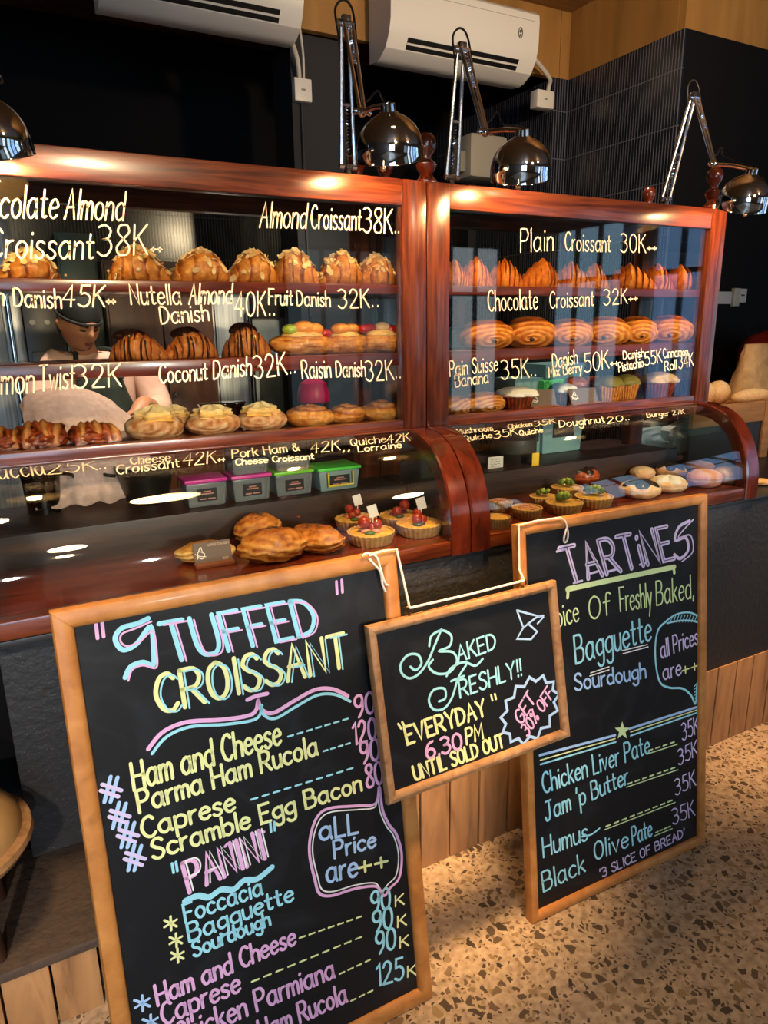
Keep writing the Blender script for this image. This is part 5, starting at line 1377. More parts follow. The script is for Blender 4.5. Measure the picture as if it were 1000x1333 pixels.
D = deck(.967)
def turnover(loc, W, H, label, seed, group, rz=0.0, seeds_=False, mt=None, name='stuffed_croissant'):
    t = rest(name, loc, label, 'croissant', group, rz); rnd = random.Random(seed)
    ly = lambda d: math.sin(20 * (d.z * .8 + d.x * .30 * math.copysign(1, math.sin(seed + 1)) + .16 * nz(d, 2, seed)) + seed)
    f = lambda d: (1 + .026 * ly(d) * (1 - .6 * max(0, d.z)) + .1 * abs(d.x) ** 3, .42 + .24 * ly(d) * (1 - max(0, d.z)) - .30 * max(0, d.z) ** 2 + .2 * nz(d, 3, seed + 2))
    mb = MB(); lump(mb, W * .5, W * .36, H, f, 56, 36, flat=.42, seed=seed, rough=.07); mb.build('dough', mt or crust_gold, t, local=True)
    if seeds_:
        mb = MB()
        for _ in range(60): x, y_ = rnd.gauss(0, .16) * W, rnd.gauss(0, .1) * W; mb.ball((x, y_, H * (1.0 - 1.6 * (x / W) ** 2 - 3 * (y_ / W) ** 2)), .0022, 5, sc=(1.3, 1, .8))
        mb.build('seed_topping', plain('sesame_dark', '4a2c14', .6), t, local=True)
    return t
LAT = crust('lattice', [(0.2, '6a3210'), (0.45, 'c88a40'), (0.75, 'ecc47c')], .45, amount=.6)
l, W, H = D(205, 280, 686, 714); l.y += .06; turnover(l, W, H, 'lattice topped apple danish behind the dark name card', 2, 'apple danishes', .1, False, LAT, 'apple_danish')
l, W, H = D(228, 308, 702, 738); turnover(l, W, H * .9, 'lattice topped apple danish right behind the card, nearest the glass', 4, 'apple danishes', -.1, False, LAT, 'apple_danish')
p = atZ(281, 738, .967); name_card(p + Vector((0, .01, 0)), .088, .052, 'dark card reading Apple Danish before the lattice pastries', .35, [('APPLE DANISH', (.38, .80), (.96, .10)), ('32K', (.74, .12), (.90, .10))])
for i, (e, rz, sd) in enumerate((((341, 408, 651, 690), .2, 0), ((305, 367, 673, 712), .3, 1), ((312, 400, 692, 738), .12, 1))):
    l, W, H = D(*e)
    turnover(l, W * 1.08, H * 1.15, ('dark stuffed croissant at the back under the plastic tubs', 'brown stuffed croissant with seeds behind the front one', 'large golden stuffed croissant lying in front by the glass')[i], 12 + i * 3, 'stuffed croissants in the lower left case', rz, sd == 1, crust_red if i == 0 else None)
l, W, H = D(374, 450, 666, 724); l.y += .005; turnover(l, .15, .062, 'long stuffed croissant with sesame seeds lying diagonally beside the tarts', 22, 'stuffed croissants in the lower left case', -.9, True)
TG = 'quiche tarts in the lower left case'
for i, e in enumerate(((435, 492, 662, 694), (492, 550, 658, 690), (449, 517, 680, 714), (513, 578, 672, 702))):
    l, W, H = D(*e); W = min(W * 1.1, .122); tart(l, W, .031, ('rear left quiche tart with tomatoes and a paper flag', 'rear right quiche tart with red topping and a white flag', 'front left quiche tart with dark green olive on top', 'front right quiche tart with tomato and pale onion on top')[i], 3 + i, TG, 'tomato')
TR_ = 'tarts in the lower right case'
for i, (e, tp) in enumerate((((636, 668, 645, 668), 'ham'), ((688, 726, 640, 662), 'broccoli'), ((716, 760, 630, 650), 'broccoli'), ((630, 665, 661, 690), 'none'), ((665, 707, 650, 678), 'ham'), ((709, 760, 645, 672), 'broccoli'), ((745, 801, 636, 664), 'broccoli'))):
    l, W, H = D(*e); W = min(W * 1.1, .115); tart(l, W, .030, ('pale ham tart in the second row by the left arch of the right case', 'broccoli tart in the second row behind the round ham tart', 'broccoli tart furthest back in the lower right case', 'small plain tart hard against the left arch of the right case', 'ham tart between the plain tart and the front broccoli tart', 'front broccoli tart with one large green floret', 'front broccoli tart beside the dark glazed doughnut')[i], 30 + i, TR_, tp)
BG = 'doughnuts in the lower right case'
chg = plain('grey_glaze', '2a2624', .25, coat=.5)
for e, mt, gz, lb in (((734, 782, 600, 634), crust_red, choc, 'dark chocolate cake doughnut behind the tarts'), ((703, 742, 600, 622), crust_bun, white_ic, 'white iced doughnut beside the yellow tag'),
                      ((795, 824, 590, 604), crust_bun, white_ic, 'back row doughnut with white icing left of the dark pair'), ((818, 852, 587, 606), crust_red, chg, 'back row dark doughnut in the middle'), ((850, 890, 588, 604), crust_red, chg, 'back row dark doughnut nearest the crumpled paper'),
                      ((818, 854, 607, 627), crust_bun, None, 'plain sugared bun in the second doughnut row, left'), ((852, 894, 604, 626), crust_bun, chg, 'sugared bun with a dark spot in the second doughnut row'), ((886, 931, 600, 618), crust_pink, None, 'pink sugared bun in the second doughnut row, right'),
                      ((804, 862, 625, 653), crust_bun, chg, 'front doughnut with uneven dark glaze beside the tarts'), ((842, 896, 620, 645), crust_bun, icing_sugar, 'front filled doughnut dusted with sugar'), ((893, 941, 610, 638), crust_pink, None, 'front pink sugared doughnut'), ((926, 970, 606, 633), crust_bun, None, 'rightmost front doughnut beside the right arch')):
    l, W, H = D(*e); W = min(max(W * 1.12, .06), .14); bun('doughnut', l, W, min(max(H, .034), .06), lb, len(lb), BG, mt, gz)

# ------------------------------------------------------------------ plastic tubs behind the lower left case
tub_m = plain('clear_tub', 'c8cccc', 0.25, trans=0.75, spec=0.4); frost = plain('frosted_tub', 'a9c0bc', 0.4, trans=0.45)
def tub(loc, W, H, lidc, label, group, clip=None, body=None, tall=0.0, text=True):
    t = thing('storage_tub', loc, label, 'tub', group); Dp = W * .8
    mb = MB(); k = .9
    mb.hexa([Vector((x * W / 2 * s, y_ * Dp / 2 * s, z)) for z, s in ((0, k), (H * .86, 1)) for x, y_ in ((-1, -1), (1, -1), (1, 1), (-1, 1))], .006); mb.build('tub_body', body or tub_m, t, local=True)
    MB().box((-W * .53, -Dp * .53, H * .86), (W * .53, Dp * .53, H), .004).build('lid', plain('lid_' + lidc, lidc, .4), t, local=True)
    MB().box((-W * .24, -Dp * .5 - .002, H * .22), (W * .24, -Dp * .5 + .006, H * .66)).build('tub_label', plain('label_black', '121012', .6), t, local=True, smooth=False)
    if text:
        S = Plane(Vector(loc) + Vector((-W * .22, -Dp * .5 - .002, H * .22)), (1, 0, 0), (0, 0, 1), .0006); mb = MB()
        for (x0, x1, zz) in ((.14, .3, .34), (.08, .36, .26), (.04, .18, .08), (.24, .40, .08)): ribbon(mb, S, [Vector((x0 * W, zz * H, 0)), Vector((x1 * W, zz * H, 0))], .0035)
        mb.build('label_print', plain('label_print', 'b87a6a', .6), t, smooth=False)
    if clip:
        pts = [(-.30, .80), (-.30, .24), (.30, .24), (.30, .80)]
        mb = MB(); mb.tube([Vector((a * W, -Dp * .5 - .006, b * H)) for a, b in pts], .0035, 8); mb.build('clip_handle', plain('clip_yellow', 'e8c832', .4), t, local=True)
    if tall:
        mb = MB(); mb.hexa([Vector((x * W / 2 * s, y_ * Dp / 2 * s, z)) for z, s in ((H, .86), (H + tall, .92)) for x, y_ in ((-1, -1), (1, -1), (1, 1), (-1, 1))], .006); mb.build('upper_tub', body or tub_m, t, local=True)
    return t
R = row(1.86, 1.0455)
for (l_, r_, tp, bs_), lidc, lb, kw in (((240, 293, 628, 666), 'e0309a', 'clear tub with pink lid and black label, leftmost of four', {}), ((299, 349, 624, 660), 'e0409a', 'clear tub with pink lid and a second tub on top', dict(tall=.045)),
                                       ((353, 402, 620, 654), '7ac832', 'clear tub with green lid between pink lidded and yellow clipped tubs', dict(tall=.035)), ((407, 460, 608, 640), '5adc4a', 'frosted tub with bright green lid and yellow clip', dict(clip=True, body=frost))):
    l, W, H = R(l_, r_, tp, bs_); tub(l, W * .98, H, lidc, lb, 'plastic tubs behind the lower left case', **kw)
# dark round pot to the left of the tubs
p = atY(196, 668, 1.95); t = thing('stock_pot', (p.x, 1.97, 1.0455), 'dark round pot left of the pink lidded tub', 'pot')
mb = MB(); mb.lathe([(.05, 0), (.056, .004), (.078, .10), (.080, .104), (.074, .1), (.05, .01), (0, .008)], 36); mb.build('pot_body', plain('pot_black', '15120f', .35), t, local=True)
mb = MB(); mb.tube(cr([(-.078, 0, .08), (-.1, 0, .085), (-.1, .03, .085), (-.07, .03, .08)], 4), .005, 8); mb.build('pot_handle', black_pl, t, local=True)
p = atY(62, 685, 1.95); t = thing('glass_jug', (p.x, 1.98, 1.0455), 'dim glass jug on the ledge at the left end of the lower case', 'jug')
mb = MB(); mb.lathe([(.034, 0), (.04, .003), (.046, .09), (.05, .12), (.047, .12), (.04, .02), (0, .012)], 30); mb.build('jug_body', thin_glass('jug_glass', '8a8a84'), t, local=True)
mb = MB(); mb.tube(cr([(.045, 0, .10), (.078, 0, .09), (.075, 0, .04), (.042, 0, .03)], 5), .005, 8); mb.build('jug_handle', thin_glass('jug_glass', '8a8a84'), t, local=True)
# pale cloth sheet draped over a rack in front of the baker
p0, p1 = atY(28, 520, 2.16), atY(180, 552, 2.16)
out = [atY(*p, 2.16) for p in ((26, 530), (30, 518), (45, 510), (68, 505), (92, 504), (115, 507), (140, 518), (160, 531), (178, 549), (172, 556))]
out = cr(out, 5)
mb = MB(); rows = []
for s in range(13):
    f_ = s / 12; rw = []
    for i, p in enumerate(out):
        zb = 1.062 + .004 * math.sin(i * .9)
        drop = math.sin(f_ * PI / 2)
        rw.append(Vector((p.x + .012 * nz((i * .25, f_ * 3, 0), 1, 2), 2.16 - .21 * f_ ** .9 - .010 * f_ * math.sin(i * .8), p.z + (zb - p.z) * (1 - math.cos(f_ * PI / 2)) ** .9)))
    rows.append(rw)
mb.grid(rows); cl = mb.build('pastry_cloth', grained('cloth_pink', [(.3, 'c09a88'), (.7, 'd6b2a0')], 60, rough=.9, bump=.05), None)
sm_ = cl.modifiers.new('thickness', 'SOLIDIFY'); sm_.thickness = .004
tag(cl, 'pale pink pastry cloth humped up in front of the baker', 'cloth')

# ------------------------------------------------------------------ things seen inside and behind the right case
fr2 = plain('frosted_teal', '9ac4c0', .35, trans=.4)
R = row(2.02, 1.0455)
for (l_, r_, tp, bs_, zz), lb in (((690, 745, 492, 523, 1.16), 'frosted tub with green lid behind the right case bottom shelf, upper one'), ((655, 700, 511, 545, 1.08), 'frosted tub with green lid behind the white topped tart')):
    a, b = atY(l_, tp, 2.02), atY(r_, tp, 2.02)
    z1 = atY((l_ + r_) / 2, tp, 2.02).z; W = b.x - a.x
    t = tub(Vector(((a.x + b.x) / 2, 2.02, 1.0455)), W, z1 - 1.0455, '58d878', lb, 'green lidded tubs behind the right case', body=fr2, tall=.055, text=False)
def paper(name, pts, y, mt, label, cat, crumple=.02, seed=1, th=.03):
    out = cr([atY(*p, y) for p in pts], 4, closed=True); c_ = sum(out, Vector()) / len(out)
    mb = MB(); rows = []
    for s in range(9):
        f_ = s / 8; rows.append([c_ + (p - c_) * f_ + Vector((0, -th * (1 - f_ ** 2) + crumple * nz((p.x * 14 * f_, p.z * 14 * f_, seed), 1.2, seed), crumple * .5 * nz((p.z * 11, p.x * 9, f_ * 2), 1, seed) * f_)) for p in out])
    mb.grid(rows, closed=True)
    back = [[Vector((q.x, y + .03, q.z)) for q in rows[-1]]]; mb.grid([rows[-1], back[0]], closed=True)
    f = mb.face([mb.v(q) for q in back[0]])
    return tag(mb.build(name, mt, None, angle=25), label, cat)
paper('crumpled_paper', ((868, 560), (880, 553), (900, 552), (920, 549), (938, 560), (952, 578), (956, 600), (930, 615), (905, 612), (892, 598), (876, 590)), 1.98, plain('paper_white', 'f2f0e8', .8), 'crumpled white paper at the right end behind the doughnuts', 'paper', .05, 3)
paper('paper_bag', ((828, 566), (858, 556), (884, 556), (898, 575), (900, 596), (868, 598), (838, 594)), 2.03, plain('paper_blue', 'b4cad0', .8), 'pale blue paper bag left of the crumpled white paper', 'bag', .02, 5)
mb = MB(); a = atY(858, 560, 2.06); 
t = thing('carton', (a.x, 2.08, 1.0455), 'cream carton standing behind the pale blue paper bag', 'box')
MB().box((-.05, -.02, 0), (.045, .03, a.z + .035 - 1.0455), .004).build('carton_body', plain('carton_cream', 'd8ccb8', .7), t, local=True)
MB().box((-.052, -.022, a.z + .02 - 1.0455), (.047, .032, a.z + .036 - 1.0455), .002).build('carton_flap', plain('carton_cream', 'd8ccb8', .7), t, local=True)
def tag_card(px, py, w, h, y, mt, label, stem_=True):
    p = atY(px, py, y); t = thing('price_tag', (p.x, y, 1.0455), label, 'tag')
    MB().box((p.x - w / 2, y - .002, p.z - h / 2), (p.x + w / 2, y + .002, p.z + h / 2), .0015).build('tag_plate', mt, t)
    MB().box((p.x - .004, y + .002, 1.0455), (p.x + .004, y + .008, p.z)).build('tag_stem', black_pl, t)
    return t, p
t, p = tag_card(645, 603, .062, .045, 1.84, card_white, 'white tag with faint writing at the left end of the right case')
S = Plane((p.x - .026, 1.838, p.z - .016), (1, 0, 0), (0, 0, 1), .0005); mb = MB()
for k in range(4): ribbon(mb, S, cr([Vector((.004 + .008 * j, .004 + .008 * k + .003 * ((j + k) % 2), 0)) for j in range(6)], 3), .0014)
mb.build('tag_writing', plain('tag_ink', '6a6a66', .7), t, smooth=False)
tag_card(697, 600, .030, .055, 1.80, plain('tag_yellow', 'e8b81e', .5), 'yellow rounded tag standing behind the tarts')
t = thing('coffee_tin', (atY(668, 615, 1.93).x, 1.93, 1.0455), 'dark rounded tin behind the white tag in the right case', 'tin')
mb = MB(); mb.lathe([(.075, 0), (.078, .004), (.078, .12), (.07, .128), (.03, .132), (.012, .14), (.012, .15), (0, .152)], 32); mb.build('tin_body', plain('tin_dark', '1c1a16', .4), t, local=True)
MB().lathe([(.0785, .03), (.0788, .031), (.0788, .075), (.0785, .076)], 32).build('tin_band', plain('tin_band', '3a3428', .5), t, local=True)

# ------------------------------------------------------------------ right end of the counter: bread crate, loaves, paper bag
p = atY(945, 523, 1.95)
t = thing('bread_crate', (2.66, 2.0, 0.928), 'wooden bread crate with a dark slate face at the right end of the counter', 'crate')
cw = plain('crate_wood_edge', 'b07840', .55)
z1 = p.z; xl = 2.40; xr = atY(995, 523, 1.90).x
crate_w = grained('crate_wood', [(.3, '9a6a3a'), (.7, 'c08a50')], 5, (1, 1, 9), 5, .6, .1)
MB().box((xl, 1.88, z1 - .085), (xr, 1.90, z1), .003).build('front_board', crate_w, t)
MB().box((xl, 1.885, 0.93), (xr - .02, 1.90, z1 - .085), .002).build('slate_panel', plain('slate_grey', '22242c', .6), t)
MB().box((xr - .02, 1.875, 0.928), (xr + .03, 2.2, z1 + .005), .004).build('corner_post', crate_w, t)
MB().box((xl, 1.9, z1 - .03), (xr, 2.2, z1 - .012)).build('crate_base', crate_w, t)
loaf_m = crust('loaf', [(.2, 'c08a48'), (.5, 'e2b478'), (.8, 'f2d4a4')], .6, amount=.5)
for i, (px0, px1, tp, bs_, rz) in enumerate(((918, 942, 505, 521, .3), (932, 966, 504, 524, .5), (944, 998, 514, 528, .1))):
    y = 1.96 - .0 * i
    a, b = atY(px0, bs_, y), atY(px1, bs_, y)
    t = rest('bread_loaf', Vector(((a.x + b.x) / 2, y + (.06 if i < 2 else -.02), z1 - .011)), ('round pale bread roll at the left end of the crate', 'long pale bread roll leaning over the crate', 'flat pale loaf at the front edge of the crate')[i], 'bread', 'loaves in the bread crate', rz + .62)
    W = (b.x - a.x) * 1.0
    f = lambda d: (1, .25 + .35 * max(0, d.z))
    mb = MB(); lump(mb, W * .5, .05 if i < 2 else .035, atY(px0, tp, y).z - z1 + .03, f, 36, 20, flat=.45, seed=i * 2.2, rough=.05); mb.build('crumb', loaf_m, t, local=True)
    mb = MB(); mb.tube(cr([(-W * .3, -.01, .04), (0, .004, .052), (W * .3, -.006, .04)], 4), .004, 6); mb.build('score_mark', loaf_m, t, local=True)
a = atY(975, 500, 2.1)
t = thing('bread_bag', (atY(985, 505, 2.12).x, 2.12, z1 - .011), 'crumpled brown paper bread bag standing on the crate at the photo edge', 'bag')
kraft = grained('kraft_paper', [(.3, 'b08a5a'), (.7, 'd2ac78')], 18, (1, 1, 1), 6, .8, .4)
mb = MB(); rows = []
bx0, bx1 = atY(962, 505, 2.08).x, atY(1040, 505, 2.08).x; top_z = atY(985, 448, 2.08).z
for j in range(13):
    s = j / 12; rw = []
    xa = bx0 + (atY(981, 448, 2.08).x - bx0) * s; xb = bx1
    base_z = z1 - .011
    for k in range(28):
        a_ = 2 * PI * k / 28; ca, sa = math.cos(a_), math.sin(a_)
        sq = 1 / max(abs(ca), abs(sa)) ** .7
        cx_ = (xa + xb) / 2; hw = (xb - xa) / 2
        rw.append(Vector((cx_ + ca * sq * hw * .98 + .008 * nz((ca * 2, sa * 2, s * 6), 1.3, 2), 2.12 + sa * sq * .06 * (1 - .6 * s) + .01 * nz((ca * 3, sa, s * 5), 1.5, 8), base_z + (top_z - base_z) * s)))
    rows.append(rw)
vs = mb.grid(rows, closed=True); mb.face(vs[-1]); mb.build('bag_paper', kraft, t, angle=25)
MB().box((bx1 - .12, 2.052, top_z - .09), (bx1 - .02, 2.056, top_z - .02)).build('bag_fold', kraft, t, smooth=False)
# red round case behind the bag
p = atY(1004, 470, 2.34)
t = thing('red_bread_bin', (p.x, 2.34, .928), 'dark red rounded bin behind the paper bread bag', 'bin')
mb = MB(); mb.lathe([(.13, 0), (.15, .01), (.165, .3), (.16, p.z - .86), (.12, p.z - .80), (.05, p.z - .775), (0, p.z - .77)], 36); mb.build('bin_body', plain('bin_red', '8a1a10', .35), t, local=True)
mb = MB(); mb.ball((0, 0, p.z - .76), .02, 12); mb.build('lid_knob', black_pl, t, local=True)
mb = MB(); mb.box((2.45, 2.145, 0), (3.0, 2.6, .927)); tag(mb.build('back_counter', plain('back_counter_dark', '1c1a1a', .6)), 'dark return of the counter under the red bin', 'counter')
# a crust of bread on the counter edge
p = atZ(992, 634, .929); t = rest('bread_piece', (p.x + .03, p.y + .03, .929), 'small torn bread piece on the counter right of the right arch', 'bread', None, .2)
mb = MB(); lump(mb, .05, .03, .022, lambda d: (1, .4), 30, 16, seed=4, rough=.14); mb.build('crumb', loaf_m, t, local=True)
mb = MB(); lump(mb, .02, .012, .01, lambda d: (1, .2), 20, 10, c=(-.01, -.02, .008), seed=5, rough=.14); mb.build('torn_edge', loaf_m, t, local=True)

# ------------------------------------------------------------------ stool at the left edge
t = thing('stool', (-.275, 1.565, .19), 'low round stool with domed leather seat in the niche at the left photo edge', 'stool')
lea = grained('worn_leather', [(.3, '8a6a44'), (.6, 'b08c5c'), (.8, 'c8a070')], 4, rough=.5, bump=.15)
mb = MB(); prof = [(.175, .255)] + [(.175 * math.cos(a), .255 + 0.11 * math.sin(a)) for a in [PI / 2 * k / 12 for k in range(1, 13)]]; mb.lathe(prof, 40); mb.build('seat_pad', lea, t, local=True)
mb = MB(); mb.lathe([(.15, .225), (.185, .228), (.195, .245), (.192, .258), (.176, .262), (.15, .256)], 40); mb.build('seat_rim', oak_pale, t, local=True)
for k in range(4):
    a = PI / 4 + PI / 2 * k; mb = MB(); mb.tube([(.11 * math.cos(a), .11 * math.sin(a), .228), (.135 * math.cos(a), .135 * math.sin(a), 0.001)], [.016, .013], 12); mb.build('leg', wood_dark, t, local=True)

# ------------------------------------------------------------------ kitchen beyond the cases
def unit(name, x0, x1, y0, y1, z0, z1, mt, label, cat, bevel=.004):
    t = thing(name, ((x0 + x1) / 2, (y0 + y1) / 2, z0), label, cat)
    MB().box((x0, y0, z0), (x1, y1, z1), bevel).build('body', mt, t)
    return t
def pxx(px, y): return atY(px, 430, y).x
Y = 3.7
t = unit('refrigerator', pxx(-120, Y), pxx(31, Y), Y, 4.4, 0, 2.0, steel, 'stainless refrigerator seen at the left edge between the shelves', 'refrigerator')
MB().box((pxx(-118, Y), Y - .03, .1), (pxx(8, Y) - .004, Y, 1.98), .006).build('door', steel, t); MB().box((pxx(8, Y) + .004, Y - .03, .1), (pxx(31, Y) - .004, Y, 1.98), .006).build('door', steel, t)
mb = MB(); x = pxx(14, Y); mb.tube([(x, Y - .06, 1.1), (x, Y - .06, 1.75)], .012, 10); mb.tube([(x, Y - .06, 1.15), (x, Y, 1.15)], .008, 8); mb.tube([(x, Y - .06, 1.7), (x, Y, 1.7)], .008, 8); mb.build('door_handle', chrome, t)
xa, xb = pxx(31, Y), pxx(84, Y)
t = unit('oven', xa + .004, xb, Y, 4.4, 0, 1.79, plain('oven_black', '100d0b', .35), 'black oven with coloured indicator lights left of the baker', 'oven')
zt = atY(55, 379, Y).z; zb_ = atY(55, 396, Y).z
MB().box((xa + .01, Y - .012, zb_), (xb - .004, Y - .001, zt), .003).build('control_panel', plain('panel_navy', '1a2048', .35), t)
for px, cl_ in ((36, 'ff4a8a'), (38.5, 'ff4a8a'), (47, 'ff5a9a'), (50, 'ff5a9a'), (57, 'c8f0e0'), (60, '6ad890')):
    c_ = atY(px, 379.5, Y - .013); MB().box((c_.x - .005, Y - .014, c_.z - .004), (c_.x + .005, Y - .012, c_.z + .004)).build('indicator_light', emissive('led_' + cl_, cl_, 3.0), t, smooth=False)
for px in (42, 61):
    c_ = atY(px, 419.5, Y); mb = MB(); mb.lathe([(.014, 0), (.012, .012), (0, .013)], 16, Matrix.Translation((c_.x, Y, c_.z)) @ Matrix.Rotation(PI / 2, 4, 'X')); mb.build('knob', plain('knob_cream', 'd8d0b8', .4), t)
MB().box((xa + .02, Y - .02, 1.15), (xb - .02, Y - .001, 1.42), .004).build('oven_door', plain('oven_door', '161210', .25), t)
x0, x1 = pxx(86, Y), pxx(137, Y)
t = unit('steel_cabinet', x0, x1, Y + .02, 4.4, 0, 1.95, plain('green_steel', '4c5c54', .4, .4), 'greenish steel cabinet behind the baker', 'cabinet')
MB().box((x0 + .01, Y - .0, .2), (x1 - .01, Y + .019, 1.93), .003).build('door', plain('green_steel', '4c5c54', .4, .4), t)
mb = MB(); mb.tube([(x1 - .04, Y - .03, 1.2), (x1 - .04, Y - .03, 1.4)], .007, 8); mb.build('door_handle', chrome, t)
x0, x1 = pxx(139, Y), pxx(275, Y)
dw = grained('brown_door', [(.3, '3a1e10'), (.6, '5c3218'), (.8, '6c3e20')], 4, (5, 5, .8), 5, .45, .05)
t = unit('wooden_cupboard', x0, x1, Y - .05, 4.4, 0, 1.83, dw, 'tall brown wooden cupboard behind the chocolate danishes', 'cupboard')
xm = (x0 + x1) / 2
for a, b in ((x0 + .01, xm - .003), (xm + .003, x1 - .01)): d_ = MB().box((a, Y - .07, .1), (b, Y - .05, 1.81), .004).build('door', dw, t)
mb = MB(); mb.ball((xm - .03, Y - .085, 1.2), .013, 10); mb.ball((xm + .03, Y - .085, 1.2), .013, 10); mb.build('knob', chrome, t)
x0, x1 = pxx(278, Y), pxx(327, Y)
t = unit('dish_cabinet', x0, x1, Y, 4.4, 0, 1.80, steel, 'narrow steel cabinet right of the brown cupboard', 'cabinet')
MB().box((x0 + .008, Y - .02, .2), (x1 - .008, Y - .001, 1.78), .004).build('door', steel, t)
mb = MB(); mb.tube([(x1 - .03, Y - .045, 1.05), (x1 - .03, Y - .045, 1.6)], .010, 8); mb.build('door_handle', chrome, t)
x0, x1 = pxx(329, Y), pxx(402, Y)
t = unit('convection_oven', x0, x1, Y, 4.4, 0, 1.80, plain('grey_enamel', '6e7472', .45), 'grey oven with dark control band and green light', 'oven')
MB().box((x0, Y - .015, atY(360, 414, Y).z), (x1, Y - .001, 1.79), .003).build('control_panel', plain('band_black', '15140f', .4), t)
c_ = atY(368, 397, Y); MB().box((c_.x - .012, Y - .018, c_.z - .005), (c_.x + .012, Y - .0145, c_.z + .005)).build('indicator_light', emissive('led_green', '3af06a', 4), t, smooth=False)
MB().box((x0 + .02, Y - .015, .95), (x1 - .02, Y - .001, 1.35), .004).build('oven_door', plain('door_glass_dark', '2a2c28', .15), t)
def clip(px0, px1, py0, py1, y, label, board_):
    a, b = atY(px0, py0, y), atY(px1, py1, y); t = thing('clipboard', ((a.x + b.x) / 2, y, b.z), label, 'clipboard', 'notes hanging in the kitchen')
    MB().box((a.x, y - .004, b.z), (b.x, y, a.z), .001).build('backing', plain('clip_wood', 'b89050', .5) if board_ else card_white, t)
    MB().box((a.x + .012, y - .006, b.z + .008), (b.x - .006, y - .0045, a.z - .03)).build('paper', plain('paper_note', 'f4f0e4', .7), t, smooth=False)
    MB().box(((a.x + b.x) / 2 - .02, y - .010, a.z - .028), ((a.x + b.x) / 2 + .02, y - .003, a.z + .004), .002).build('clip', chrome, t)
    S = Plane((a.x + .012, y - .006, b.z), (1, 0, 0), (0, 0, 1), .0006); mb = MB()
    for k in range(5): ribbon(mb, S, [Vector((.008, .03 + k * .022, 0)), Vector(((b.x - a.x) * .62, .03 + k * .022, 0))], .003)
    mb.build('writing', plain('tag_ink', '6a6a66', .7), t, smooth=False)
clip(384, 404, 381, 424, 3.62, 'clipboard with paper hanging left in front of the grey oven', True)
clip(402, 418, 410, 446, 3.60, 'white note sheet hanging lower, right of the clipboard', False)
x = pxx(427, 3.65)
t = thing('steel_post', (x, 3.65, 0), 'upright steel shelf post behind the fruit danishes', 'post')
mb = MB(); mb.box((x - .02, 3.63, 0.001), (x + .02, 3.67, 2.1), .003); mb.build('upright', plain('post_blue_grey', '8ea4b4', .35, .6), t); MB().box((x - .04, 3.61, 0), (x + .04, 3.69, .012)).build('foot_plate', steel, t)
x0, x1 = pxx(436, 3.8), pxx(600, 3.8)
t = thing('kitchen_shelf', (x0, 3.9, 0), 'dark open kitchen shelves right of the steel post', 'shelf')
for z in (.9, 1.2, 1.52, 1.8): MB().box((x0, 3.8, z), (x1, 4.3, z + .025), .002).build('shelf_board', wood_dark, t)
for x in (x0, pxx(467, 3.8), x1): MB().box((x - .025, 3.79, 0), (x + .025, 3.84, 2.1), .003).build('upright', dw, t)
x = pxx(408, 3.0); z0 = 1.045
t = thing('worktable', (1.2, 3.0, 0), 'steel worktable behind the left case carrying tray and jar', 'table')
MB().box((.95, 2.85, .99), (2.6, 3.3, 1.03), .004).build('tabletop', steel, t)
for a in (1.0, 2.55):
    for b in (2.9, 3.25): mb = MB(); mb.tube([(a, b, 0), (a, b, .99)], .02, 10); mb.build('leg', steel, t)
def jarlike(px, base_py, y, z, lb):
    p = atY(px, base_py, y); t = thing('lidded_jar', (p.x, y, z), lb, 'jar'); h = p.z
    MB().lathe([(.05, 0), (.054, .004), (.056, .12), (.045, .14), (.042, .14), (.05, .02), (0, .012)], 30).build('jar_glass', thin_glass('jar_glass', 'c0ccc8'), t, local=True)
    MB().lathe([(.062, .14), (.074, .15), (.074, .185), (.06, .235), (.03, .25), (0, .252)], 32).build('lid', plain('magenta_lid', 'b0104a', .35), t, local=True)
    MB().lathe([(.058, .132), (.060, .134), (.060, .141), (.058, .142)], 30).build('jar_ring', chrome, t, local=True)
p = atY(408, 510, 3.0)
jarlike(408, 510, 3.0, 1.03, 'glass jar with a rounded magenta lid behind the left bottom shelf')
a, b = atY(335, 528, 2.95), atY(375, 545, 2.95)
t = thing('baking_tray', ((a.x + b.x) / 2 + .05, 2.98, 1.031), 'bright steel baking tray on the worktable', 'tray')
MB().box((-.16, -.10, 0), (.16, .10, .006), .002).build('tray_base', steel, t, local=True)
for s in ((-.16, -.10, .16, -.094), (-.16, .094, .16, .10), (-.16, -.10, -.154, .10), (.154, -.10, .16, .10)): MB().box((s[0], s[1], .006), (s[2], s[3], .022)).build('tray_rim', steel, t, local=True)
l = atY(287, 536, 1.89); t = thing('silver_tray', (l.x, 1.87, 1.2505), 'silver oval tray behind the custard danish with the slipped cap', 'tray')
mb = MB(); mb.lathe([(.02, .001), (.05, .002), (.062, .06), (.064, .061), (.052, .004), (0, .003)], 36, Matrix.Scale(.6, 4, (0, 1, 0))); mb.build('tray_body', chrome, t, local=True)
MB().lathe([(.0625, .059), (.066, .060), (.066, .063), (.0625, .064)], 36, Matrix.Scale(.6, 4, (0, 1, 0))).build('tray_rim', chrome, t, local=True)
p = atY(453, 506, 3.85); t = thing('wooden_platter', (p.x, 3.88, 1.2251), 'wooden platter of pastry on the kitchen shelf', 'platter')
MB().lathe([(.10, 0), (.11, .01), (.11, .016), (0, .016)], 30).build('platter_board', crate_w, t, local=True)
mb = MB(); lump(mb, .07, .05, .045, lambda d: (1, .45), 30, 16, c=(0, 0, .016), seed=6, rough=.12); mb.build('pastry', crust_gold, t, local=True)
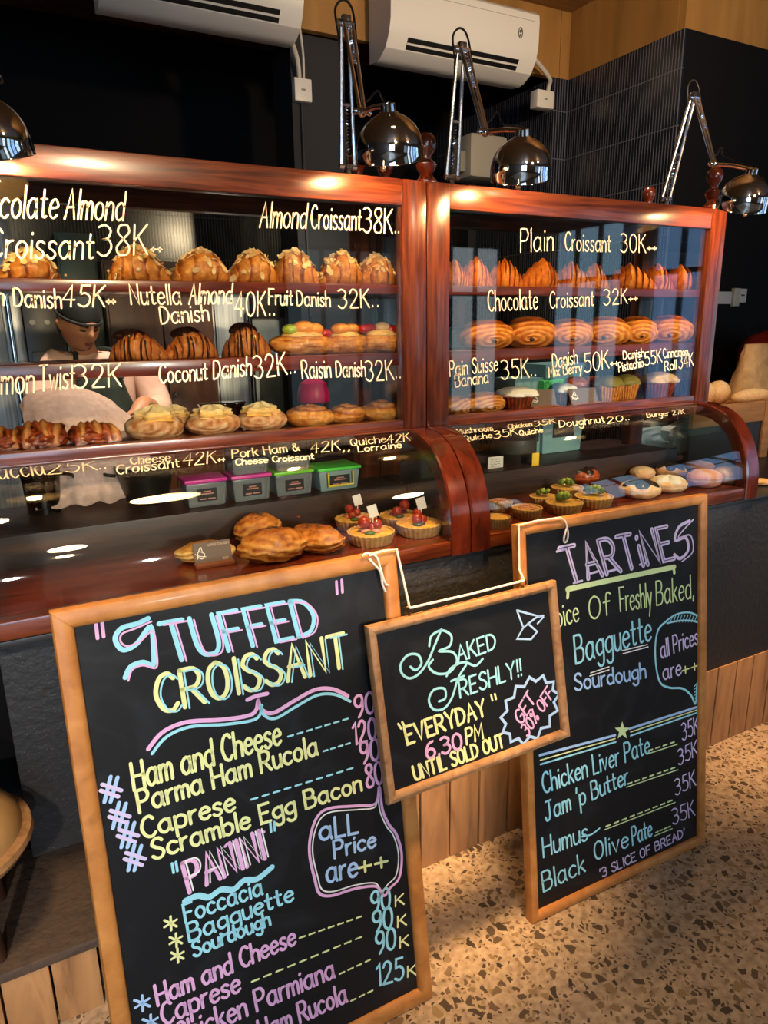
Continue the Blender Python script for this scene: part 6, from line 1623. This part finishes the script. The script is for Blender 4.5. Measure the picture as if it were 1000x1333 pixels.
# blue grey fridge and dark equipment behind the right case
x0, x1 = pxx(642, 3.1), pxx(706, 3.1)
t = unit('undercounter_fridge', 1.72, 2.42, 3.36, 3.74, 0, 1.5, plain('fridge_blue', '3c5260', .4), 'blue grey fridge behind the right case shelves', 'refrigerator')
MB().box((1.73, 3.335, .12), (2.41, 3.36, 1.48), .006).build('door', plain('fridge_door', '4a6270', .35), t)
mb = MB(); mb.tube([(1.78, 3.31, .9), (1.78, 3.31, 1.3)], .01, 8); mb.build('door_handle', chrome, t)

# ------------------------------------------------------------------ the baker
skin_m = plain('skin', 'b47c5c', .5); hair_m = plain('hair_black', '0c0908', .6)
shirt_m = grained('shirt_pink', [(.3, 'c49a88'), (.7, 'dcb4a2')], 9, rough=.85, bump=.25)
apron_m = plain('apron_dark', '14201a', .8); hat_m = plain('hat_black', '0c1010', .8); trouser_m = plain('trousers_black', '101014', .8)
PX, PY = .300, 2.90
def skin_mesh(verts, edges, radii, root=0, sub=2):
    me = bpy.data.meshes.new('tmp'); me.from_pydata(verts, edges, [])
    o = bpy.data.objects.new('tmp', me); COL.objects.link(o)
    sk = o.modifiers.new('s', 'SKIN'); sk.use_smooth_shade = True
    for i, r in enumerate(radii):
        v = me.skin_vertices[0].data[i]; v.radius = r if isinstance(r, tuple) else (r, r); v.use_root = (i == root)
    ss = o.modifiers.new('u', 'SUBSURF'); ss.levels = sub; ss.render_levels = sub
    dg = bpy.context.evaluated_depsgraph_get(); dg.update()
    m2 = bpy.data.meshes.new_from_object(o.evaluated_get(dg))
    bpy.data.objects.remove(o)
    return m2
P = lambda x, y, z: (PX + x, PY + y, z)
hl, hr = P(-.075, -.30, 1.165), P(.125, -.20, 1.27)        # wrists
V = [P(0, .06, .92), P(0, .06, 1.06), P(-.005, .045, 1.20), P(-.005, .03, 1.32), P(-.018, .0, 1.405), P(-.034, -.028, 1.44), P(-.044, -.052, 1.49),
     P(-.13, .02, 1.365), P(-.195, -.01, 1.30), P(-.20, -.08, 1.17), hl,
     P(.13, .02, 1.365), P(.185, -.01, 1.30), P(.205, -.09, 1.20), P(.13, -.19, 1.255),
     P(-.09, .05, .86), P(-.10, .03, .48), P(-.10, .06, .08), P(-.10, -.06, .04),
     P(.09, .05, .86), P(.10, .03, .48), P(.10, .06, .08), P(.10, -.06, .04)]
Ed = [(0, 1), (1, 2), (2, 3), (3, 4), (4, 5), (5, 6), (3, 7), (7, 8), (8, 9), (9, 10), (3, 11), (11, 12), (12, 13), (13, 14), (0, 15), (15, 16), (16, 17), (17, 18), (0, 19), (19, 20), (20, 21), (21, 22)]
Rr = [.11, .10, .09, .075, .045, .046, .045, .028, .034, .034, .028, .028, .034, .034, .028, .085, .06, .042, .035, .085, .06, .042, .035]
def hand(w, d, up):
    """palm and five fingers growing from wrist w towards d"""
    w, d, up = Vector(w), Vector(d).normalized(), Vector(up); sd = d.cross(up).normalized(); up = sd.cross(d)
    i0 = len(V) ; base = min(range(len(V)), key=lambda q: (Vector(V[q]) - w).length); palm = w + d * .05
    V.append(tuple(palm)); Rr.append((.034, .018)); Ed.append((base, i0))
    for k, (o_, ln) in enumerate(((-.028, .065), (-.010, .078), (.010, .074), (.028, .058))):
        a = palm + sd * o_ + d * .028; b = a + d * ln * .55 - up * ln * .12; c_ = b + d * ln * .35 - up * ln * .35
        n = len(V); V.extend([tuple(a), tuple(b), tuple(c_)]); Rr.extend([.0095, .0085, .007]); Ed.extend([(i0, n), (n, n + 1), (n + 1, n + 2)])
    a = w + d * .022 - sd * .03; b = a + d * .035 - sd * .02 - up * .01; c_ = b + d * .03 - up * .01
    n = len(V); V.extend([tuple(a), tuple(b), tuple(c_)]); Rr.extend([.012, .010, .008]); Ed.extend([(i0, n), (n, n + 1), (n + 1, n + 2)])
hand(P(.13, -.19, 1.255), (-.35, -.5, -.55), (.3, -.6, .6)); hand(hl, (.5, -.5, -.35), (0, -.3, 1))
per = thing('person', (PX, PY, 0), 'baker in pink shirt, dark apron and black cap bending over work behind the left case', 'person')
bm_ = skin_mesh(V, Ed, Rr)
# head: a shaped ovoid with brow, nose, lips, chin and ears, turned to the right and down
HC = atY(102, 420, 2.83); yaw, pitch = .42, .42
RH = Matrix.Rotation(yaw, 3, 'Z') @ Matrix.Rotation(pitch, 3, 'X') @ Matrix.Scale(.88, 3)
def headpt(d):
    # local: -y is the face, z up
    p = Vector((d.x * .076, d.y * .096, d.z * .118))
    if d.z < -.1: p.x *= 1 - .32 * (-d.z - .1); p.y *= 1 - .10 * (-d.z - .1) if d.y < 0 else 1 - .35 * (-d.z)
    fy = max(0, -d.y)
    g_ = lambda x, z, sx, sz: math.exp(-((d.x - x) / sx) ** 2 - ((d.z - z) / sz) ** 2) * (1 if d.y < 0 else 0)
    push = .022 * g_(0, -.12, .13, .16) + .010 * g_(0, .05, .10, .2) + .010 * g_(0, -.46, .28, .07) + .012 * g_(0, -.74, .3, .16) + .007 * g_(0, .24, .55, .10)
    push -= .011 * g_(-.38, .06, .2, .13) + .011 * g_(.38, .06, .2, .13)
    push += .006 * (g_(-.5, -.25, .25, .25) + g_(.5, -.25, .25, .25))
    p.y -= push
    for s in (-1, 1):
        e = math.exp(-((d.y - .08) / .16) ** 2 - ((d.z + .02) / .2) ** 2) * (1 if d.x * s > .6 else 0); p.x += s * .02 * e
    return p
mb = MB(); rows = []
for i in range(41):
    ph = -PI / 2 + PI * i / 40
    rows.append([HC + RH @ headpt(Vector((math.cos(a) * math.cos(ph), math.sin(a) * math.cos(ph), math.sin(ph)))) for a in [2 * PI * k / 56 for k in range(56)]])
mb.bm.from_mesh(bm_); mb.grid(rows, closed=True); mb.build('body', skin_m, per, angle=180)
fp = lambda x, z, dy=0: HC + RH @ (headpt(Vector((x, -math.sqrt(max(0, 1 - x * x - z * z)), z))) + Vector((0, dy, 0)))
for s in (-1, 1):
    mb = MB(); mb.tube(cr([fp(s * .2, .17, -.002), fp(s * .36, .23, -.002), fp(s * .56, .18, -.001)], 4), [.003] + [.0045] * 7 + [.002], 8); mb.build('eyebrow', hair_m, per)
    mb = MB(); mb.tube(cr([fp(s * .24, .02, -.0015), fp(s * .38, .005, -.0025), fp(s * .52, .03, -.001)], 4), .0032, 8); mb.build('eyelid', plain('lash_dark', '20120c', .5), per)
mb = MB(); mb.tube(cr([fp(-.22, -.44, -.001), fp(-.08, -.43, -.003), fp(0, -.445, -.002), fp(.08, -.43, -.003), fp(.22, -.44, -.001)], 4), .0045, 8); mb.tube(cr([fp(-.16, -.49, -.001), fp(0, -.51, -.003), fp(.16, -.49, -.001)], 4), .0045, 8)
mb.build('lips', plain('lips', '7a3e34', .45), per)
# cap and hair
mb = MB(); rows = []
for i in range(15):
    ph = .10 + (PI / 2 - .10) * i / 14; s = 1.04
    rows.append([HC + RH @ Vector((math.cos(a) * math.cos(ph) * .076 * s, math.sin(a) * math.cos(ph) * .096 * s + .004, .018 + math.sin(ph) * .122)) for a in [2 * PI * k / 40 for k in range(40)]])
mb.grid(rows, closed=True); cp = mb.build('cap', hat_m, per); sd2 = cp.modifiers.new('thickness', 'SOLIDIFY'); sd2.thickness = .004
mb = MB(); mb.tube([HC + RH @ Vector((math.cos(a) * .0815, math.sin(a) * .102 + .004, .030)) for a in [2 * PI * k / 40 for k in range(41)]], .005, 8, caps=False); mb.build('cap_band', hat_m, per)
mb = MB(); rows = []
for i in range(9):
    ph = -.5 + .75 * i / 8
    rows.append([HC + RH @ Vector((math.cos(a) * math.cos(ph) * .0785, math.sin(a) * math.cos(ph) * .0985, math.sin(ph) * .118)) for a in [PI * (.03 + .94 * k / 24) for k in range(25)]])
mb.grid(rows); hr_ = mb.build('hair', hair_m, per); q_ = hr_.modifiers.new('thickness', 'SOLIDIFY'); q_.thickness = .005
# shirt: follows the torso and arms, open at the neck, rolled at the forearm
VS = [P(0, .06, .90), P(0, .06, 1.06), P(-.005, .045, 1.20), P(-.005, .03, 1.32), P(-.014, .005, 1.395),
      P(-.13, .02, 1.385), P(-.20, -.01, 1.30), P(-.205, -.08, 1.17), P(-.13, -.20, 1.168), P(.13, .02, 1.385), P(.19, -.01, 1.30), P(.21, -.09, 1.20), P(.165, -.145, 1.228)]
ES = [(0, 1), (1, 2), (2, 3), (3, 4), (3, 5), (5, 6), (6, 7), (7, 8), (3, 9), (9, 10), (10, 11), (11, 12)]
m_ = skin_mesh(VS, ES, [.165, .155, .16, .155, .075, .075, .066, .058, .05, .075, .066, .058, .05])
mb = MB(); mb.bm.from_mesh(m_); sh_ = mb.build('shirt', shirt_m, per, angle=180)
m_ = skin_mesh([P(0, .06, .93), P(-.09, .05, .84), P(-.10, .03, .48), P(-.10, .06, .10), P(.09, .05, .84), P(.10, .03, .48), P(.10, .06, .10)], [(0, 1), (1, 2), (2, 3), (0, 4), (4, 5), (5, 6)], [.165, .10, .078, .062, .10, .078, .062])
mb = MB(); mb.bm.from_mesh(m_); mb.build('trousers', trouser_m, per, angle=180)
mb = MB(); rows = []
for j in range(15):
    z = 1.345 - .80 * j / 14; hw = .085 + .06 * min(1, j / 4)
    rows.append([P(x * hw, -.115 - .028 * (1 - x * x) - (.02 if j > 3 else .02 * j / 4) + .012 * math.sin(x * 5 + j * .5) + .06 * x * x, z) for x in [-1 + 2 * i / 16 for i in range(17)]])
mb.grid([[Vector(q) for q in r] for r in rows]); ap = mb.build('apron', apron_m, per); q_ = ap.modifiers.new('thickness', 'SOLIDIFY'); q_.thickness = .005
mb = MB()
for s in (-1, 1): mb.tube(cr([P(s * .075, -.125, 1.335), P(s * .072, -.105, 1.39), P(s * .062, -.04, 1.435), P(s * .03, .05, 1.44)], 5), .009, 8)
mb.build('apron_strap', apron_m, per)
for s, e in ((-1, -.02), (1, -.0)):
    mb = MB()
    for k in (-1, 1): pass
    x = PX + s * .10; mb.ball((x, PY - .01, .045), .05, 14, sc=(.9, 2.2, .85), fn=lambda d: 1); 
    for v in mb.bm.verts: v.co.z = max(0.001, v.co.z)
    mb.build('shoe', black_pl, per)
